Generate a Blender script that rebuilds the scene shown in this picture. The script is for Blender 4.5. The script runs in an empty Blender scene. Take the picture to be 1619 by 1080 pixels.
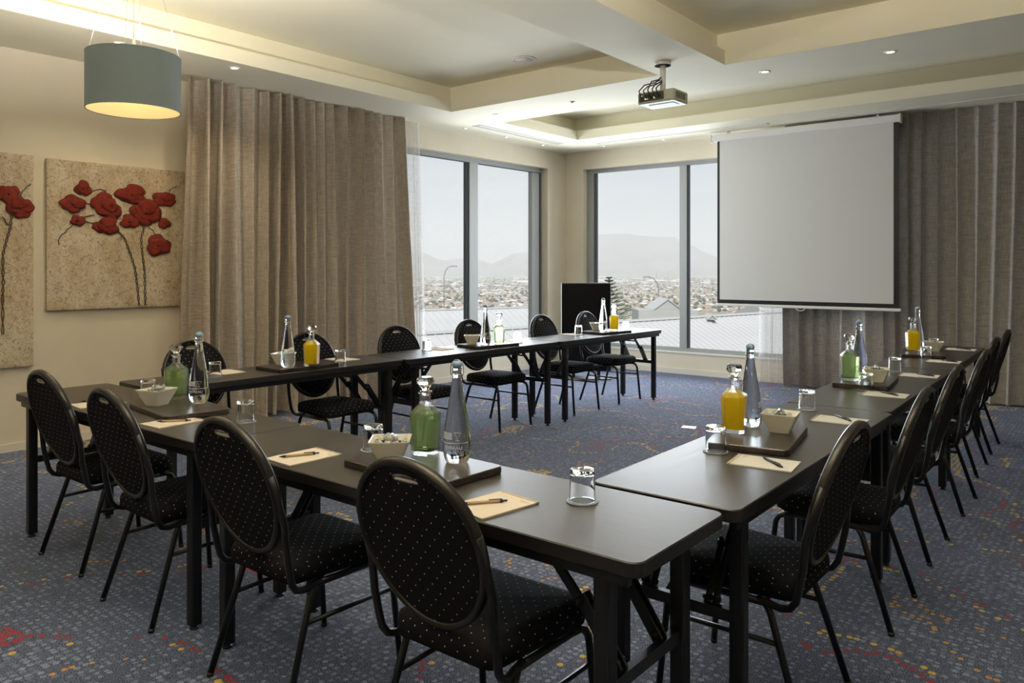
import bpy, math, random
from mathutils import Vector, Matrix, noise, geometry

random.seed(7)
scene = bpy.context.scene
COL = scene.collection
PI = math.pi

# ------------------------------------------------------------------ camera
cam_data = bpy.data.cameras.new('camera')
cam_data.sensor_width = 36.0
cam_data.lens = 27.02
cam_data.shift_y = -0.0716
cam_data.clip_start = 0.05
cam_data.clip_end = 60000
cam = bpy.data.objects.new('camera', cam_data)
COL.objects.link(cam)
cam.location = (0, 0, 1.40)
cam.rotation_euler = (PI / 2, 0, math.radians(38.903))
scene.camera = cam

# ------------------------------------------------------------------ world, sun, daylight, exposure
world = bpy.data.worlds.new('sky')
scene.world = world
world.use_nodes = True
wn = world.node_tree
wn.nodes.clear()
w_out = wn.nodes.new('ShaderNodeOutputWorld')
w_bg = wn.nodes.new('ShaderNodeBackground')
w_tc = wn.nodes.new('ShaderNodeTexCoord')
w_sep = wn.nodes.new('ShaderNodeSeparateXYZ')
w_ramp = wn.nodes.new('ShaderNodeValToRGB')
w_map = wn.nodes.new('ShaderNodeMapping')
w_map.inputs['Scale'].default_value = (1.0, 1.0, 7.0)
w_noise = wn.nodes.new('ShaderNodeTexNoise')
w_noise.inputs['Scale'].default_value = 3.2
w_noise.inputs['Detail'].default_value = 6
w_cr = wn.nodes.new('ShaderNodeValToRGB')
w_mix = wn.nodes.new('ShaderNodeMixRGB')
w_ramp.color_ramp.elements[0].position = 0.0
w_ramp.color_ramp.elements[0].color = (0.80, 0.82, 0.82, 1)
w_ramp.color_ramp.elements[1].position = 0.55
w_ramp.color_ramp.elements[1].color = (0.52, 0.62, 0.80, 1)
w_e = w_ramp.color_ramp.elements.new(0.12)
w_e.color = (0.70, 0.76, 0.83, 1)
w_cr.color_ramp.elements[0].position = 0.45
w_cr.color_ramp.elements[0].color = (0, 0, 0, 1)
w_cr.color_ramp.elements[1].position = 0.75
w_cr.color_ramp.elements[1].color = (0.75, 0.75, 0.75, 1)
w_mix.inputs['Color2'].default_value = (0.86, 0.87, 0.87, 1)
wn.links.new(w_tc.outputs['Generated'], w_sep.inputs[0])
wn.links.new(w_sep.outputs['Z'], w_ramp.inputs['Fac'])
wn.links.new(w_tc.outputs['Generated'], w_map.inputs['Vector'])
wn.links.new(w_map.outputs['Vector'], w_noise.inputs['Vector'])
wn.links.new(w_noise.outputs['Fac'], w_cr.inputs['Fac'])
wn.links.new(w_cr.outputs['Color'], w_mix.inputs['Fac'])
wn.links.new(w_ramp.outputs['Color'], w_mix.inputs['Color1'])
wn.links.new(w_mix.outputs['Color'], w_bg.inputs['Color'])
w_bg.inputs['Strength'].default_value = .80
wn.links.new(w_bg.outputs['Background'], w_out.inputs['Surface'])

def add_light(name, kind, loc, energy, color, rot=(0, 0, 0), **kw):
    d = bpy.data.lights.new(name, kind)
    d.energy = energy
    d.color = color
    for k, v in kw.items():
        setattr(d, k, v)
    o = bpy.data.objects.new(name, d)
    COL.objects.link(o)
    o.location = loc
    o.rotation_euler = rot
    return o

sun = add_light('sun', 'SUN', (0, 0, 30), 3.2, (1.0, 0.96, 0.90), angle=math.radians(1.5))
sun.rotation_euler = Vector((-0.35, 0.45, -0.82)).to_track_quat('-Z', 'Y').to_euler()

# area lamps added inside the two window openings to boost the daylight
add_light('window_daylight_boost', 'AREA', (-6.42, 7.57, 1.55), 84, (0.86, 0.93, 1.0),
          (0, -PI / 2, math.radians(-1.4)), shape='RECTANGLE', size=2.45, size_y=2.5, spread=math.radians(138))
add_light('window_daylight_boost', 'AREA', (-4.80, 9.24, 1.55), 84, (0.86, 0.93, 1.0),
          (-PI / 2, 0, math.radians(1.26)), shape='RECTANGLE', size=2.5, size_y=2.45, spread=math.radians(138))

vs = scene.view_settings
vs.view_transform = 'Standard'
vs.look = 'None'
vs.gamma = 1.0
vs.exposure = 0.25
vs.use_curve_mapping = False
scene.cycles.use_denoising = True
scene.cycles.max_bounces = 16
scene.cycles.diffuse_bounces = 4
scene.cycles.glossy_bounces = 4
scene.cycles.volume_bounces = 2
scene.cycles.transmission_bounces = 16
scene.cycles.transparent_max_bounces = 16
scene.cycles.sample_clamp_indirect = 6.0

# ------------------------------------------------------------------ helpers
class MB:
    def __init__(self):
        self.v = []; self.f = []; self.s = []; self.m = []
    def add(self, vs_, fs_, smooth=False, mi=0):
        b = len(self.v)
        self.v += [tuple(p) for p in vs_]
        for q in fs_:
            self.f.append(tuple(b + i for i in q)); self.s.append(smooth); self.m.append(mi)
        return self
    def box(self, x0, x1, y0, y1, z0, z1, mi=0, bev=0.0):
        if bev > 0:
            pts = rounded_rect(x0, x1, y0, y1, bev, 2)
            return self.prism(pts, z0, z1, mi, min(bev, (z1 - z0) * .45))
        v = [(x0, y0, z0), (x1, y0, z0), (x1, y1, z0), (x0, y1, z0), (x0, y0, z1), (x1, y0, z1), (x1, y1, z1), (x0, y1, z1)]
        f = [(3, 2, 1, 0), (4, 5, 6, 7), (0, 1, 5, 4), (1, 2, 6, 5), (2, 3, 7, 6), (3, 0, 4, 7)]
        return self.add(v, f, False, mi)
    def prism(self, pts, z0, z1, mi=0, bev=0.0, smooth=False, side=None):
        n = len(pts)
        if bev <= 0:
            rings = [(1.0, z0), (1.0, z1)]
        else:
            rings = None
        cx = sum(p[0] for p in pts) / n; cy = sum(p[1] for p in pts) / n
        def inset(d):
            out = []
            for i in range(n):
                a = Vector(pts[i - 1]); b = Vector(pts[i]); c = Vector(pts[(i + 1) % n])
                e1 = (b - a); e2 = (c - b)
                n1 = Vector((-e1.y, e1.x)); n2 = Vector((-e2.y, e2.x))
                if n1.length > 1e-9: n1.normalize()
                if n2.length > 1e-9: n2.normalize()
                m = n1 + n2
                if m.length < 1e-6: m = n1
                m.normalize()
                out.append((b.x + m.x * d, b.y + m.y * d))
            return out
        layers = []
        if bev <= 0:
            layers = [(pts, z0), (pts, z1)]
        else:
            ins = inset(bev)
            layers = [(ins, z0), (pts, z0 + bev), (pts, z1 - bev), (ins, z1)]
        v = []
        for pp, z in layers:
            v += [(p[0], p[1], z) for p in pp]
        f = [tuple(range(n - 1, -1, -1))]
        L = len(layers)
        for k in range(L - 1):
            for i in range(n):
                j = (i + 1) % n
                f.append((k * n + i, k * n + j, (k + 1) * n + j, (k + 1) * n + i))
        f.append(tuple((L - 1) * n + i for i in range(n)))
        self.add(v, f, smooth, mi)
        if side is not None:
            m0 = len(self.m) - len(f)
            for q in range(len(f) - 1): self.m[m0 + q] = side
        return self
    def lathe(self, prof, n=24, c=(0, 0, 0), mi=0, smooth=True, close=False):
        v = []; f = []
        for r, z in prof:
            for i in range(n):
                a = 2 * PI * i / n
                v.append((c[0] + r * math.cos(a), c[1] + r * math.sin(a), c[2] + z))
        L = len(prof)
        for k in range(L - 1 if not close else L):
            k2 = (k + 1) % L
            for i in range(n):
                j = (i + 1) % n
                f.append((k * n + i, k * n + j, k2 * n + j, k2 * n + i))
        if not close:
            if prof[0][0] > 1e-6: f.append(tuple(range(n - 1, -1, -1)))
            if prof[-1][0] > 1e-6: f.append(tuple((L - 1) * n + i for i in range(n)))
        return self.add(v, f, smooth, mi)
    def tube(self, path, r, n=8, closed=False, mi=0, smooth=True, rz=None):
        # rz: second half-axis for flattened tubes (along the frame's second normal)
        P = [Vector(p) for p in path]
        L = len(P)
        v = []; f = []
        up = None
        for i in range(L):
            if closed:
                t = (P[(i + 1) % L] - P[i - 1])
            else:
                t = (P[min(i + 1, L - 1)] - P[max(i - 1, 0)])
            t.normalize()
            if up is None:
                a = Vector((0, 0, 1)) if abs(t.z) < 0.9 else Vector((1, 0, 0))
                up = (a - t * a.dot(t)).normalized()
            else:
                up = (up - t * up.dot(t))
                up.normalize()
            s = t.cross(up)
            for k in range(n):
                a = 2 * PI * (k + .5) / n
                v.append(tuple(P[i] + up * (math.sin(a) * (rz or r)) + s * (math.cos(a) * r)))
        for i in range(L if closed else L - 1):
            i2 = (i + 1) % L
            for k in range(n):
                k2 = (k + 1) % n
                f.append((i * n + k, i2 * n + k, i2 * n + k2, i * n + k2))
        if not closed:
            f.append(tuple(range(n)))
            f.append(tuple((L - 1) * n + k for k in range(n - 1, -1, -1)))
        return self.add(v, [q[::-1] for q in f], smooth, mi)
    def bar(self, a, b, w, h, mi=0):
        # square bar between two points
        a = Vector(a); b = Vector(b); t = (b - a).normalized()
        u = Vector((0, 0, 1)) if abs(t.z) < .9 else Vector((0, 1, 0))
        s = t.cross(u).normalized(); u = s.cross(t).normalized()
        v = []
        for p in (a, b):
            for sx, sz in ((-1, -1), (1, -1), (1, 1), (-1, 1)):
                v.append(tuple(p + s * sx * w / 2 + u * sz * h / 2))
        f = [(0, 1, 2, 3), (7, 6, 5, 4), (0, 4, 5, 1), (1, 5, 6, 2), (2, 6, 7, 3), (3, 7, 4, 0)]
        return self.add(v, f, False, mi)
    def build(self, name, mats, parent=None, xf=None, uv=False, loc=None, rz=0.0):
        v = self.v
        if xf: v = [xf(*p) for p in v]
        if parent is not None and parent.get('_abs'):
            L = parent.location
            v = [(p[0] - L.x, p[1] - L.y, p[2] - L.z) for p in v]
        me = bpy.data.meshes.new(name)
        me.from_pydata(v, [], self.f)
        me.polygons.foreach_set('use_smooth', self.s)
        me.polygons.foreach_set('material_index', self.m)
        if not isinstance(mats, (list, tuple)): mats = [mats]
        for m in mats: me.materials.append(m)
        me.update()
        if uv: box_uv(me)
        o = bpy.data.objects.new(name, me)
        COL.objects.link(o)
        if parent is not None: o.parent = parent
        if loc is not None: o.location = loc
        o.rotation_euler.z = rz
        return o

def box_uv(me):
    uvl = me.uv_layers.new(name='uv')
    for p in me.polygons:
        n = p.normal
        ax = max(range(3), key=lambda i: abs(n[i]))
        for li in p.loop_indices:
            c = me.vertices[me.loops[li].vertex_index].co
            uvl.data[li].uv = ((c.y, c.z) if ax == 0 else (c.x, c.z) if ax == 1 else (c.x, c.y))

def rounded_rect(x0, x1, y0, y1, r, k=4):
    pts = []
    for cx, cy, a0 in ((x1 - r, y0 + r, -PI / 2), (x1 - r, y1 - r, 0), (x0 + r, y1 - r, PI / 2), (x0 + r, y0 + r, PI)):
        for i in range(k + 1):
            a = a0 + PI / 2 * i / k
            pts.append((cx + r * math.cos(a), cy + r * math.sin(a)))
    return pts

def tag(o, label, cat, group=None, kind=None):
    o['label'] = label; o['category'] = cat
    if group: o['group'] = group
    if kind: o['kind'] = kind
    return o

def structure(o, label=None, cat=None):
    o['kind'] = 'structure'
    if label: o['label'] = label
    if cat: o['category'] = cat
    return o

def empty(name, loc=(0, 0, 0), rz=0.0, absolute=False):
    o = bpy.data.objects.new(name, None)
    COL.objects.link(o)
    o.location = loc; o.rotation_euler = (0, 0, rz)
    o.empty_display_size = 0.1
    if absolute: o['_abs'] = 1
    return o

CHILD = {}
def kids(o):
    return [c for c in bpy.data.objects if c.parent is o]

def dup(root, ch, loc, rz, label, group=None, only=None):
    """a copy of a thing with copies of its parts and sub-parts; ch = [(part, [sub-parts])]"""
    r = root.copy(); COL.objects.link(r)
    r.location = loc; r.rotation_euler = (0, 0, rz); r['label'] = label
    if group: r['group'] = group
    for p, subs in ch:
        c = p.copy(); COL.objects.link(c); c.parent = r
        for s in subs:
            d = s.copy(); COL.objects.link(d); d.parent = c
    return r

def tree_of(root):
    return [(p, kids(p)) for p in kids(root)]

# ------------------------------------------------------------------ materials
def new_mat(name):
    m = bpy.data.materials.new(name)
    m.use_nodes = True
    nt = m.node_tree
    b = nt.nodes['Principled BSDF']
    return m, nt, b

def N(nt, t, **kw):
    n = nt.nodes.new(t)
    for k, v in kw.items():
        if k in n.inputs.keys(): n.inputs[k].default_value = v
        else: setattr(n, k, v)
    return n

def plain(name, col, rough=.5, metal=0.0, spec=.5, var=0.0, scale=8.0, bump=0.0, bscale=60.0, coat=0.0, emit=None, estr=0.0, stretch=None, sheen=0.0):
    m, nt, b = new_mat(name)
    b.inputs['Base Color'].default_value = (*col, 1)
    b.inputs['Roughness'].default_value = rough
    b.inputs['Metallic'].default_value = metal
    b.inputs['Specular IOR Level'].default_value = spec
    b.inputs['Coat Weight'].default_value = coat
    b.inputs['Sheen Weight'].default_value = sheen
    if emit:
        b.inputs['Emission Color'].default_value = (*emit, 1)
        b.inputs['Emission Strength'].default_value = estr
    if var > 0 or bump > 0:
        tc = N(nt, 'ShaderNodeTexCoord'); mp = N(nt, 'ShaderNodeMapping')
        if stretch: mp.inputs['Scale'].default_value = stretch
        nt.links.new(tc.outputs['Object'], mp.inputs['Vector'])
    if var > 0:
        nz = N(nt, 'ShaderNodeTexNoise', Scale=scale, Detail=5.0)
        nt.links.new(mp.outputs[0], nz.inputs['Vector'])
        rp = N(nt, 'ShaderNodeValToRGB')
        rp.color_ramp.elements[0].position = .3; rp.color_ramp.elements[1].position = .7
        rp.color_ramp.elements[0].color = (*[max(0, c * (1 - var)) for c in col], 1)
        rp.color_ramp.elements[1].color = (*[min(1, c * (1 + var)) for c in col], 1)
        nt.links.new(nz.outputs['Fac'], rp.inputs['Fac'])
        nt.links.new(rp.outputs['Color'], b.inputs['Base Color'])
    if bump > 0:
        nb = N(nt, 'ShaderNodeTexNoise', Scale=bscale, Detail=4.0)
        nt.links.new(mp.outputs[0], nb.inputs['Vector'])
        bp = N(nt, 'ShaderNodeBump', Strength=bump, Distance=.01)
        nt.links.new(nb.outputs['Fac'], bp.inputs['Height'])
        nt.links.new(bp.outputs['Normal'], b.inputs['Normal'])
    return m

M = {}
M['wall'] = plain('painted_wall', (.69, .62, .49), .75, var=.03, scale=3, bump=.06, bscale=180)
M['ceiling'] = plain('ceiling_paint', (.84, .79, .62), .8, var=.02, scale=2)
M['skirting'] = plain('skirting_paint', (.70, .65, .56), .5)
M['alu'] = plain('window_aluminium', (.30, .31, .305), .45, metal=.0)
M['alu_dark'] = plain('window_gasket', (.05, .055, .06), .5)
M['white'] = plain('white_plastic', (.78, .76, .72), .4)
M['white_paint'] = plain('white_lacquer', (.76, .73, .66), .45)
M['black_metal'] = plain('black_metal', (.008, .008, .010), .34, metal=.1, spec=.4)
M['bronze_metal'] = plain('dark_bronze_metal', (.012, .010, .009), .30, metal=.15, spec=.4)
M['rim_metal'] = plain('satin_rim_metal', (.50, .48, .45), .3, metal=.6)
M['steel'] = plain('steel', (.6, .6, .6), .25, metal=1.0)
M['black'] = plain('black_plastic', (.012, .012, .014), .35)
M['black_gloss'] = plain('black_glass', (.003, .003, .004), .4, spec=.2)
M['slot'] = plain('dark_slot', (.03, .03, .03), .8)
M['tray'] = plain('dark_tray_wood', (.030, .022, .020), .30, var=.4, scale=10, stretch=(1, 12, 1))
M['paper'] = plain('notepad_paper', (.68, .60, .51), .8)
M['paper_white'] = plain('notepad_white', (.70, .69, .67), .8)
M['print_grey'] = plain('faint_print', (.40, .33, .26), .8)
M['kraft'] = plain('kraft_pen', (.42, .29, .17), .55)
M['screen'] = plain('projection_fabric', (.63, .62, .595), .9)
M['shade_out'] = plain('lampshade_fabric', (.165, .205, .225), .85, bump=.2, bscale=900)
M['shade_in'] = plain('lampshade_lining', (.70, .58, .42), .5)
M['bowl'] = plain('white_ceramic', (.78, .76, .68), .22)
M['coaster'] = plain('coaster_paper', (.22, .25, .33), .6, var=.5, scale=400)
M['petal'] = plain('poppy_red', (.17, .021, .012), .8, spec=.2, var=.25, scale=22, bump=.3, bscale=60)
M['petal_line'] = plain('poppy_outline', (.05, .022, .015), .7)
M['stem'] = plain('painted_stem', (.05, .035, .02), .7)
M['proj_body'] = plain('projector_body', (.46, .47, .36), .45)
M['proj_dark'] = plain('projector_ports', (.05, .06, .035), .5)
M['cap_blue'] = plain('blue_cap', (.20, .33, .52), .35)
M['print_white'] = plain('etched_print', (.85, .88, .92), .6)

def emis(name, col, s):
    m, nt, b = new_mat(name)
    nt.nodes.remove(b)
    e = N(nt, 'ShaderNodeEmission', Strength=s); e.inputs['Color'].default_value = (*col, 1)
    nt.links.new(e.outputs[0], nt.nodes['Material Output'].inputs['Surface'])
    return m
M['bulb'] = emis('warm_bulb', (1.0, .66, .32), 30)
M['spot_bulb'] = emis('downlight_bulb', (1.0, .78, .5), 9)

def glass(name, col=(1, 1, 1), ior=1.45, rough=0.0):
    m, nt, b = new_mat(name)
    b.inputs['Base Color'].default_value = (*col, 1)
    b.inputs['Roughness'].default_value = rough
    b.inputs['IOR'].default_value = ior
    b.inputs['Transmission Weight'].default_value = 1.0
    return m
M['glass'] = glass('clear_glass', (.97, .98, .98))
def soft_glass():
    m, nt, b = new_mat('decanter_glass')
    b.inputs['Transmission Weight'].default_value = 1.0; b.inputs['Roughness'].default_value = 0.0; b.inputs['IOR'].default_value = 1.45
    t = N(nt, 'ShaderNodeBsdfTransparent'); mx = N(nt, 'ShaderNodeMixShader'); mx.inputs[0].default_value = .6
    nt.links.new(b.outputs[0], mx.inputs[1]); nt.links.new(t.outputs[0], mx.inputs[2])
    nt.links.new(mx.outputs[0], nt.nodes['Material Output'].inputs['Surface'])
    return m
M['soft_glass'] = soft_glass()
M['water_glass'] = glass('water_filled_glass', (.90, .93, .97), 1.36)
M['wrapper'] = glass('clear_wrapper', (.95, .97, .97), 1.2, .12)

def thin_glass(name, tint=(1, 1, 1), refl=1.0):
    m, nt, b = new_mat(name)
    nt.nodes.remove(b)
    tr = N(nt, 'ShaderNodeBsdfTransparent'); tr.inputs['Color'].default_value = (*tint, 1)
    gl = N(nt, 'ShaderNodeBsdfGlossy', Roughness=0.02)
    fr = N(nt, 'ShaderNodeFresnel', IOR=1.45)
    mu = N(nt, 'ShaderNodeMath', operation='MULTIPLY'); mu.inputs[1].default_value = refl
    mx = N(nt, 'ShaderNodeMixShader')
    ge = N(nt, 'ShaderNodeNewGeometry')
    inv = N(nt, 'ShaderNodeMath', operation='SUBTRACT'); inv.inputs[0].default_value = 1.0
    m3 = N(nt, 'ShaderNodeMath', operation='MULTIPLY')
    nt.links.new(ge.outputs['Backfacing'], inv.inputs[1]); nt.links.new(inv.outputs[0], m3.inputs[0]); nt.links.new(mu.outputs[0], m3.inputs[1])
    nt.links.new(fr.outputs[0], mu.inputs[0]); nt.links.new(m3.outputs[0], mx.inputs[0])
    nt.links.new(tr.outputs[0], mx.inputs[1]); nt.links.new(gl.outputs[0], mx.inputs[2])
    nt.links.new(mx.outputs[0], nt.nodes['Material Output'].inputs['Surface'])
    return m
M['pane'] = thin_glass('window_glass', (.97, .98, .98), .08)
def liquid_mat(name, col, tcol, clear, tl=.5):
    m, nt, b = new_mat(name)
    b.inputs['Base Color'].default_value = (*col, 1); b.inputs['Roughness'].default_value = .3; b.inputs['Specular IOR Level'].default_value = .3
    t = N(nt, 'ShaderNodeBsdfTranslucent'); t.inputs['Color'].default_value = (*col, 1)
    m1 = N(nt, 'ShaderNodeMixShader'); m1.inputs[0].default_value = tl
    nt.links.new(b.outputs[0], m1.inputs[1]); nt.links.new(t.outputs[0], m1.inputs[2])
    r = N(nt, 'ShaderNodeBsdfRefraction', IOR=1.12, Roughness=.02); r.inputs['Color'].default_value = (*tcol, 1)
    m2 = N(nt, 'ShaderNodeMixShader'); m2.inputs[0].default_value = clear
    nt.links.new(m1.outputs[0], m2.inputs[1]); nt.links.new(r.outputs[0], m2.inputs[2])
    nt.links.new(m2.outputs[0], nt.nodes['Material Output'].inputs['Surface'])
    return m
M['juice'] = liquid_mat('orange_juice', (.96, .77, .015), (1, .8, .1), 0.0, .6)
M['cordial'] = liquid_mat('green_cordial', (.56, .74, .36), (.80, .93, .60), .80, .7)

def dotted_fabric():
    m, nt, b = new_mat('dotted_upholstery')
    tc = N(nt, 'ShaderNodeTexCoord'); mp = N(nt, 'ShaderNodeMapping')
    mp.inputs['Rotation'].default_value = (0, 0, math.radians(45))
    mp.inputs['Scale'].default_value = (32, 32, 32)
    vo = N(nt, 'ShaderNodeTexVoronoi', voronoi_dimensions='2D', Scale=1.0, Randomness=0.0)
    lt = N(nt, 'ShaderNodeMath', operation='LESS_THAN'); lt.inputs[1].default_value = .054
    nz = N(nt, 'ShaderNodeTexNoise', Scale=700.0, Detail=2.0)
    rp = N(nt, 'ShaderNodeValToRGB')
    rp.color_ramp.elements[0].color = (.004, .004, .005, 1); rp.color_ramp.elements[1].color = (.014, .014, .017, 1)
    mx = N(nt, 'ShaderNodeMixRGB'); mx.inputs['Color2'].default_value = (.85, .80, .66, 1)
    bp = N(nt, 'ShaderNodeBump', Strength=.25, Distance=.002)
    L = nt.links.new
    L(tc.outputs['UV'], mp.inputs['Vector']); L(mp.outputs[0], vo.inputs['Vector']); L(vo.outputs['Distance'], lt.inputs[0])
    L(tc.outputs['Object'], nz.inputs['Vector']); L(nz.outputs['Fac'], rp.inputs['Fac']); L(rp.outputs['Color'], mx.inputs['Color1'])
    L(lt.outputs[0], mx.inputs['Fac']); L(mx.outputs['Color'], b.inputs['Base Color'])
    L(nz.outputs['Fac'], bp.inputs['Height']); L(bp.outputs['Normal'], b.inputs['Normal'])
    b.inputs['Roughness'].default_value = .85; b.inputs['Specular IOR Level'].default_value = .08
    b.inputs['Sheen Weight'].default_value = .0
    return m
M['fabric'] = dotted_fabric()

def table_top_mat():
    m, nt, b = new_mat('dark_laminate')
    tc = N(nt, 'ShaderNodeTexCoord'); mp = N(nt, 'ShaderNodeMapping'); mp.inputs['Scale'].default_value = (1.2, 30, 8)
    nz = N(nt, 'ShaderNodeTexNoise', Scale=3.0, Detail=8.0)
    rp = N(nt, 'ShaderNodeValToRGB'); rp.color_ramp.elements[0].position = .35; rp.color_ramp.elements[1].position = .7
    rp.color_ramp.elements[0].color = (.020, .017, .015, 1); rp.color_ramp.elements[1].color = (.050, .043, .038, 1)
    rr = N(nt, 'ShaderNodeMapRange'); rr.inputs['To Min'].default_value = .30; rr.inputs['To Max'].default_value = .40
    L = nt.links.new
    L(tc.outputs['Object'], mp.inputs['Vector']); L(mp.outputs[0], nz.inputs['Vector']); L(nz.outputs['Fac'], rp.inputs['Fac'])
    L(rp.outputs['Color'], b.inputs['Base Color']); L(nz.outputs['Fac'], rr.inputs['Value']); L(rr.outputs[0], b.inputs['Roughness'])
    b.inputs['Specular IOR Level'].default_value = .62
    return m
M['table'] = table_top_mat()
M['table_edge'] = plain('black_table_edge', (.010, .009, .009), .4)

def carpet_mat():
    m, nt, b = new_mat('patterned_carpet')
    L = nt.links.new
    tc = N(nt, 'ShaderNodeTexCoord')
    vo = N(nt, 'ShaderNodeTexVoronoi', voronoi_dimensions='2D', Scale=33.0, Randomness=.5)
    L(tc.outputs['Object'], vo.inputs['Vector'])
    # broad patches where the dots grow and shrink
    n1 = N(nt, 'ShaderNodeTexNoise', Scale=1.7, Detail=2.0); L(vo.outputs['Position'], n1.inputs['Vector'])
    n2 = N(nt, 'ShaderNodeTexNoise', Scale=.95, Detail=1.0); L(vo.outputs['Position'], n2.inputs['Vector'])
    sep = N(nt, 'ShaderNodeSeparateColor'); L(vo.outputs['Color'], sep.inputs[0])
    size = N(nt, 'ShaderNodeMapRange'); size.inputs['From Min'].default_value = .35; size.inputs['From Max'].default_value = .7
    size.inputs['To Min'].default_value = .25; size.inputs['To Max'].default_value = .43; L(n1.outputs['Fac'], size.inputs['Value'])
    def band(centre, half):
        s = N(nt, 'ShaderNodeMath', operation='SUBTRACT'); s.inputs[1].default_value = centre; L(n2.outputs['Fac'], s.inputs[0])
        a = N(nt, 'ShaderNodeMath', operation='ABSOLUTE'); L(s.outputs[0], a.inputs[0])
        l = N(nt, 'ShaderNodeMath', operation='LESS_THAN'); l.inputs[1].default_value = half; L(a.outputs[0], l.inputs[0])
        return l
    by = band(.50, .0040); br = band(.528, .0036); bo = band(.40, .003)
    keep = N(nt, 'ShaderNodeMath', operation='GREATER_THAN'); keep.inputs[1].default_value = .15; L(sep.outputs[0], keep.inputs[0])
    def mul(a, c):
        k = N(nt, 'ShaderNodeMath', operation='MULTIPLY'); L(a.outputs[0], k.inputs[0]); L(c.outputs[0], k.inputs[1]); return k
    my, mr, mo = mul(by, keep), mul(br, keep), mul(bo, keep)
    # colour of the dot
    gr = N(nt, 'ShaderNodeValToRGB'); L(sep.outputs[1], gr.inputs['Fac'])
    gr.color_ramp.elements[0].color = (.048, .066, .115, 1); gr.color_ramp.elements[1].color = (.225, .270, .40, 1)
    c1 = N(nt, 'ShaderNodeMixRGB'); c1.inputs['Color2'].default_value = (.62, .40, .07, 1); L(my.outputs[0], c1.inputs['Fac']); L(gr.outputs['Color'], c1.inputs['Color1'])
    c2 = N(nt, 'ShaderNodeMixRGB'); c2.inputs['Color2'].default_value = (.33, .025, .035, 1); L(mr.outputs[0], c2.inputs['Fac']); L(c1.outputs['Color'], c2.inputs['Color1'])
    c3 = N(nt, 'ShaderNodeMixRGB'); c3.inputs['Color2'].default_value = (.55, .26, .06, 1); L(mo.outputs[0], c3.inputs['Fac']); L(c2.outputs['Color'], c3.inputs['Color1'])
    # pile
    fz = N(nt, 'ShaderNodeTexNoise', Scale=210.0, Detail=3.0); L(tc.outputs['Object'], fz.inputs['Vector'])
    base = N(nt, 'ShaderNodeValToRGB'); L(fz.outputs['Fac'], base.inputs['Fac'])
    base.color_ramp.elements[0].position = .40; base.color_ramp.elements[1].position = .64
    base.color_ramp.elements[0].color = (.002, .004, .010, 1); base.color_ramp.elements[1].color = (.155, .190, .31, 1)
    # dot mask
    boost = N(nt, 'ShaderNodeMath', operation='ADD'); L(my.outputs[0], boost.inputs[0]); L(mr.outputs[0], boost.inputs[1])
    bsz = N(nt, 'ShaderNodeMath', operation='MULTIPLY_ADD'); bsz.inputs[1].default_value = .08; L(boost.outputs[0], bsz.inputs[0]); L(size.outputs[0], bsz.inputs[2])
    d = N(nt, 'ShaderNodeMath', operation='SUBTRACT'); L(bsz.outputs[0], d.inputs[0]); L(vo.outputs['Distance'], d.inputs[1])
    dm = N(nt, 'ShaderNodeMapRange'); dm.inputs['From Min'].default_value = -.03; dm.inputs['From Max'].default_value = .04; L(d.outputs[0], dm.inputs['Value'])
    fzm = N(nt, 'ShaderNodeMapRange'); fzm.inputs['From Min'].default_value = .3; fzm.inputs['From Max'].default_value = .7
    fzm.inputs['To Min'].default_value = .25; fzm.inputs['To Max'].default_value = 1.5; L(fz.outputs['Fac'], fzm.inputs['Value'])
    dc = N(nt, 'ShaderNodeMixRGB', blend_type='MULTIPLY'); dc.inputs['Fac'].default_value = 1.0
    L(c3.outputs['Color'], dc.inputs['Color1']); L(fzm.outputs[0], dc.inputs['Color2'])
    mx = N(nt, 'ShaderNodeMixRGB'); L(dm.outputs[0], mx.inputs['Fac']); L(base.outputs['Color'], mx.inputs['Color1']); L(dc.outputs['Color'], mx.inputs['Color2'])
    L(mx.outputs['Color'], b.inputs['Base Color'])
    bp = N(nt, 'ShaderNodeBump', Strength=.5, Distance=.004); L(fz.outputs['Fac'], bp.inputs['Height']); L(bp.outputs['Normal'], b.inputs['Normal'])
    b.inputs['Roughness'].default_value = .95; b.inputs['Specular IOR Level'].default_value = .15
    b.inputs['Sheen Weight'].default_value = .22; b.inputs['Sheen Roughness'].default_value = .4
    b.inputs['Sheen Tint'].default_value = (.75, .78, .9, 1)
    return m
M['carpet'] = carpet_mat()

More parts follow.
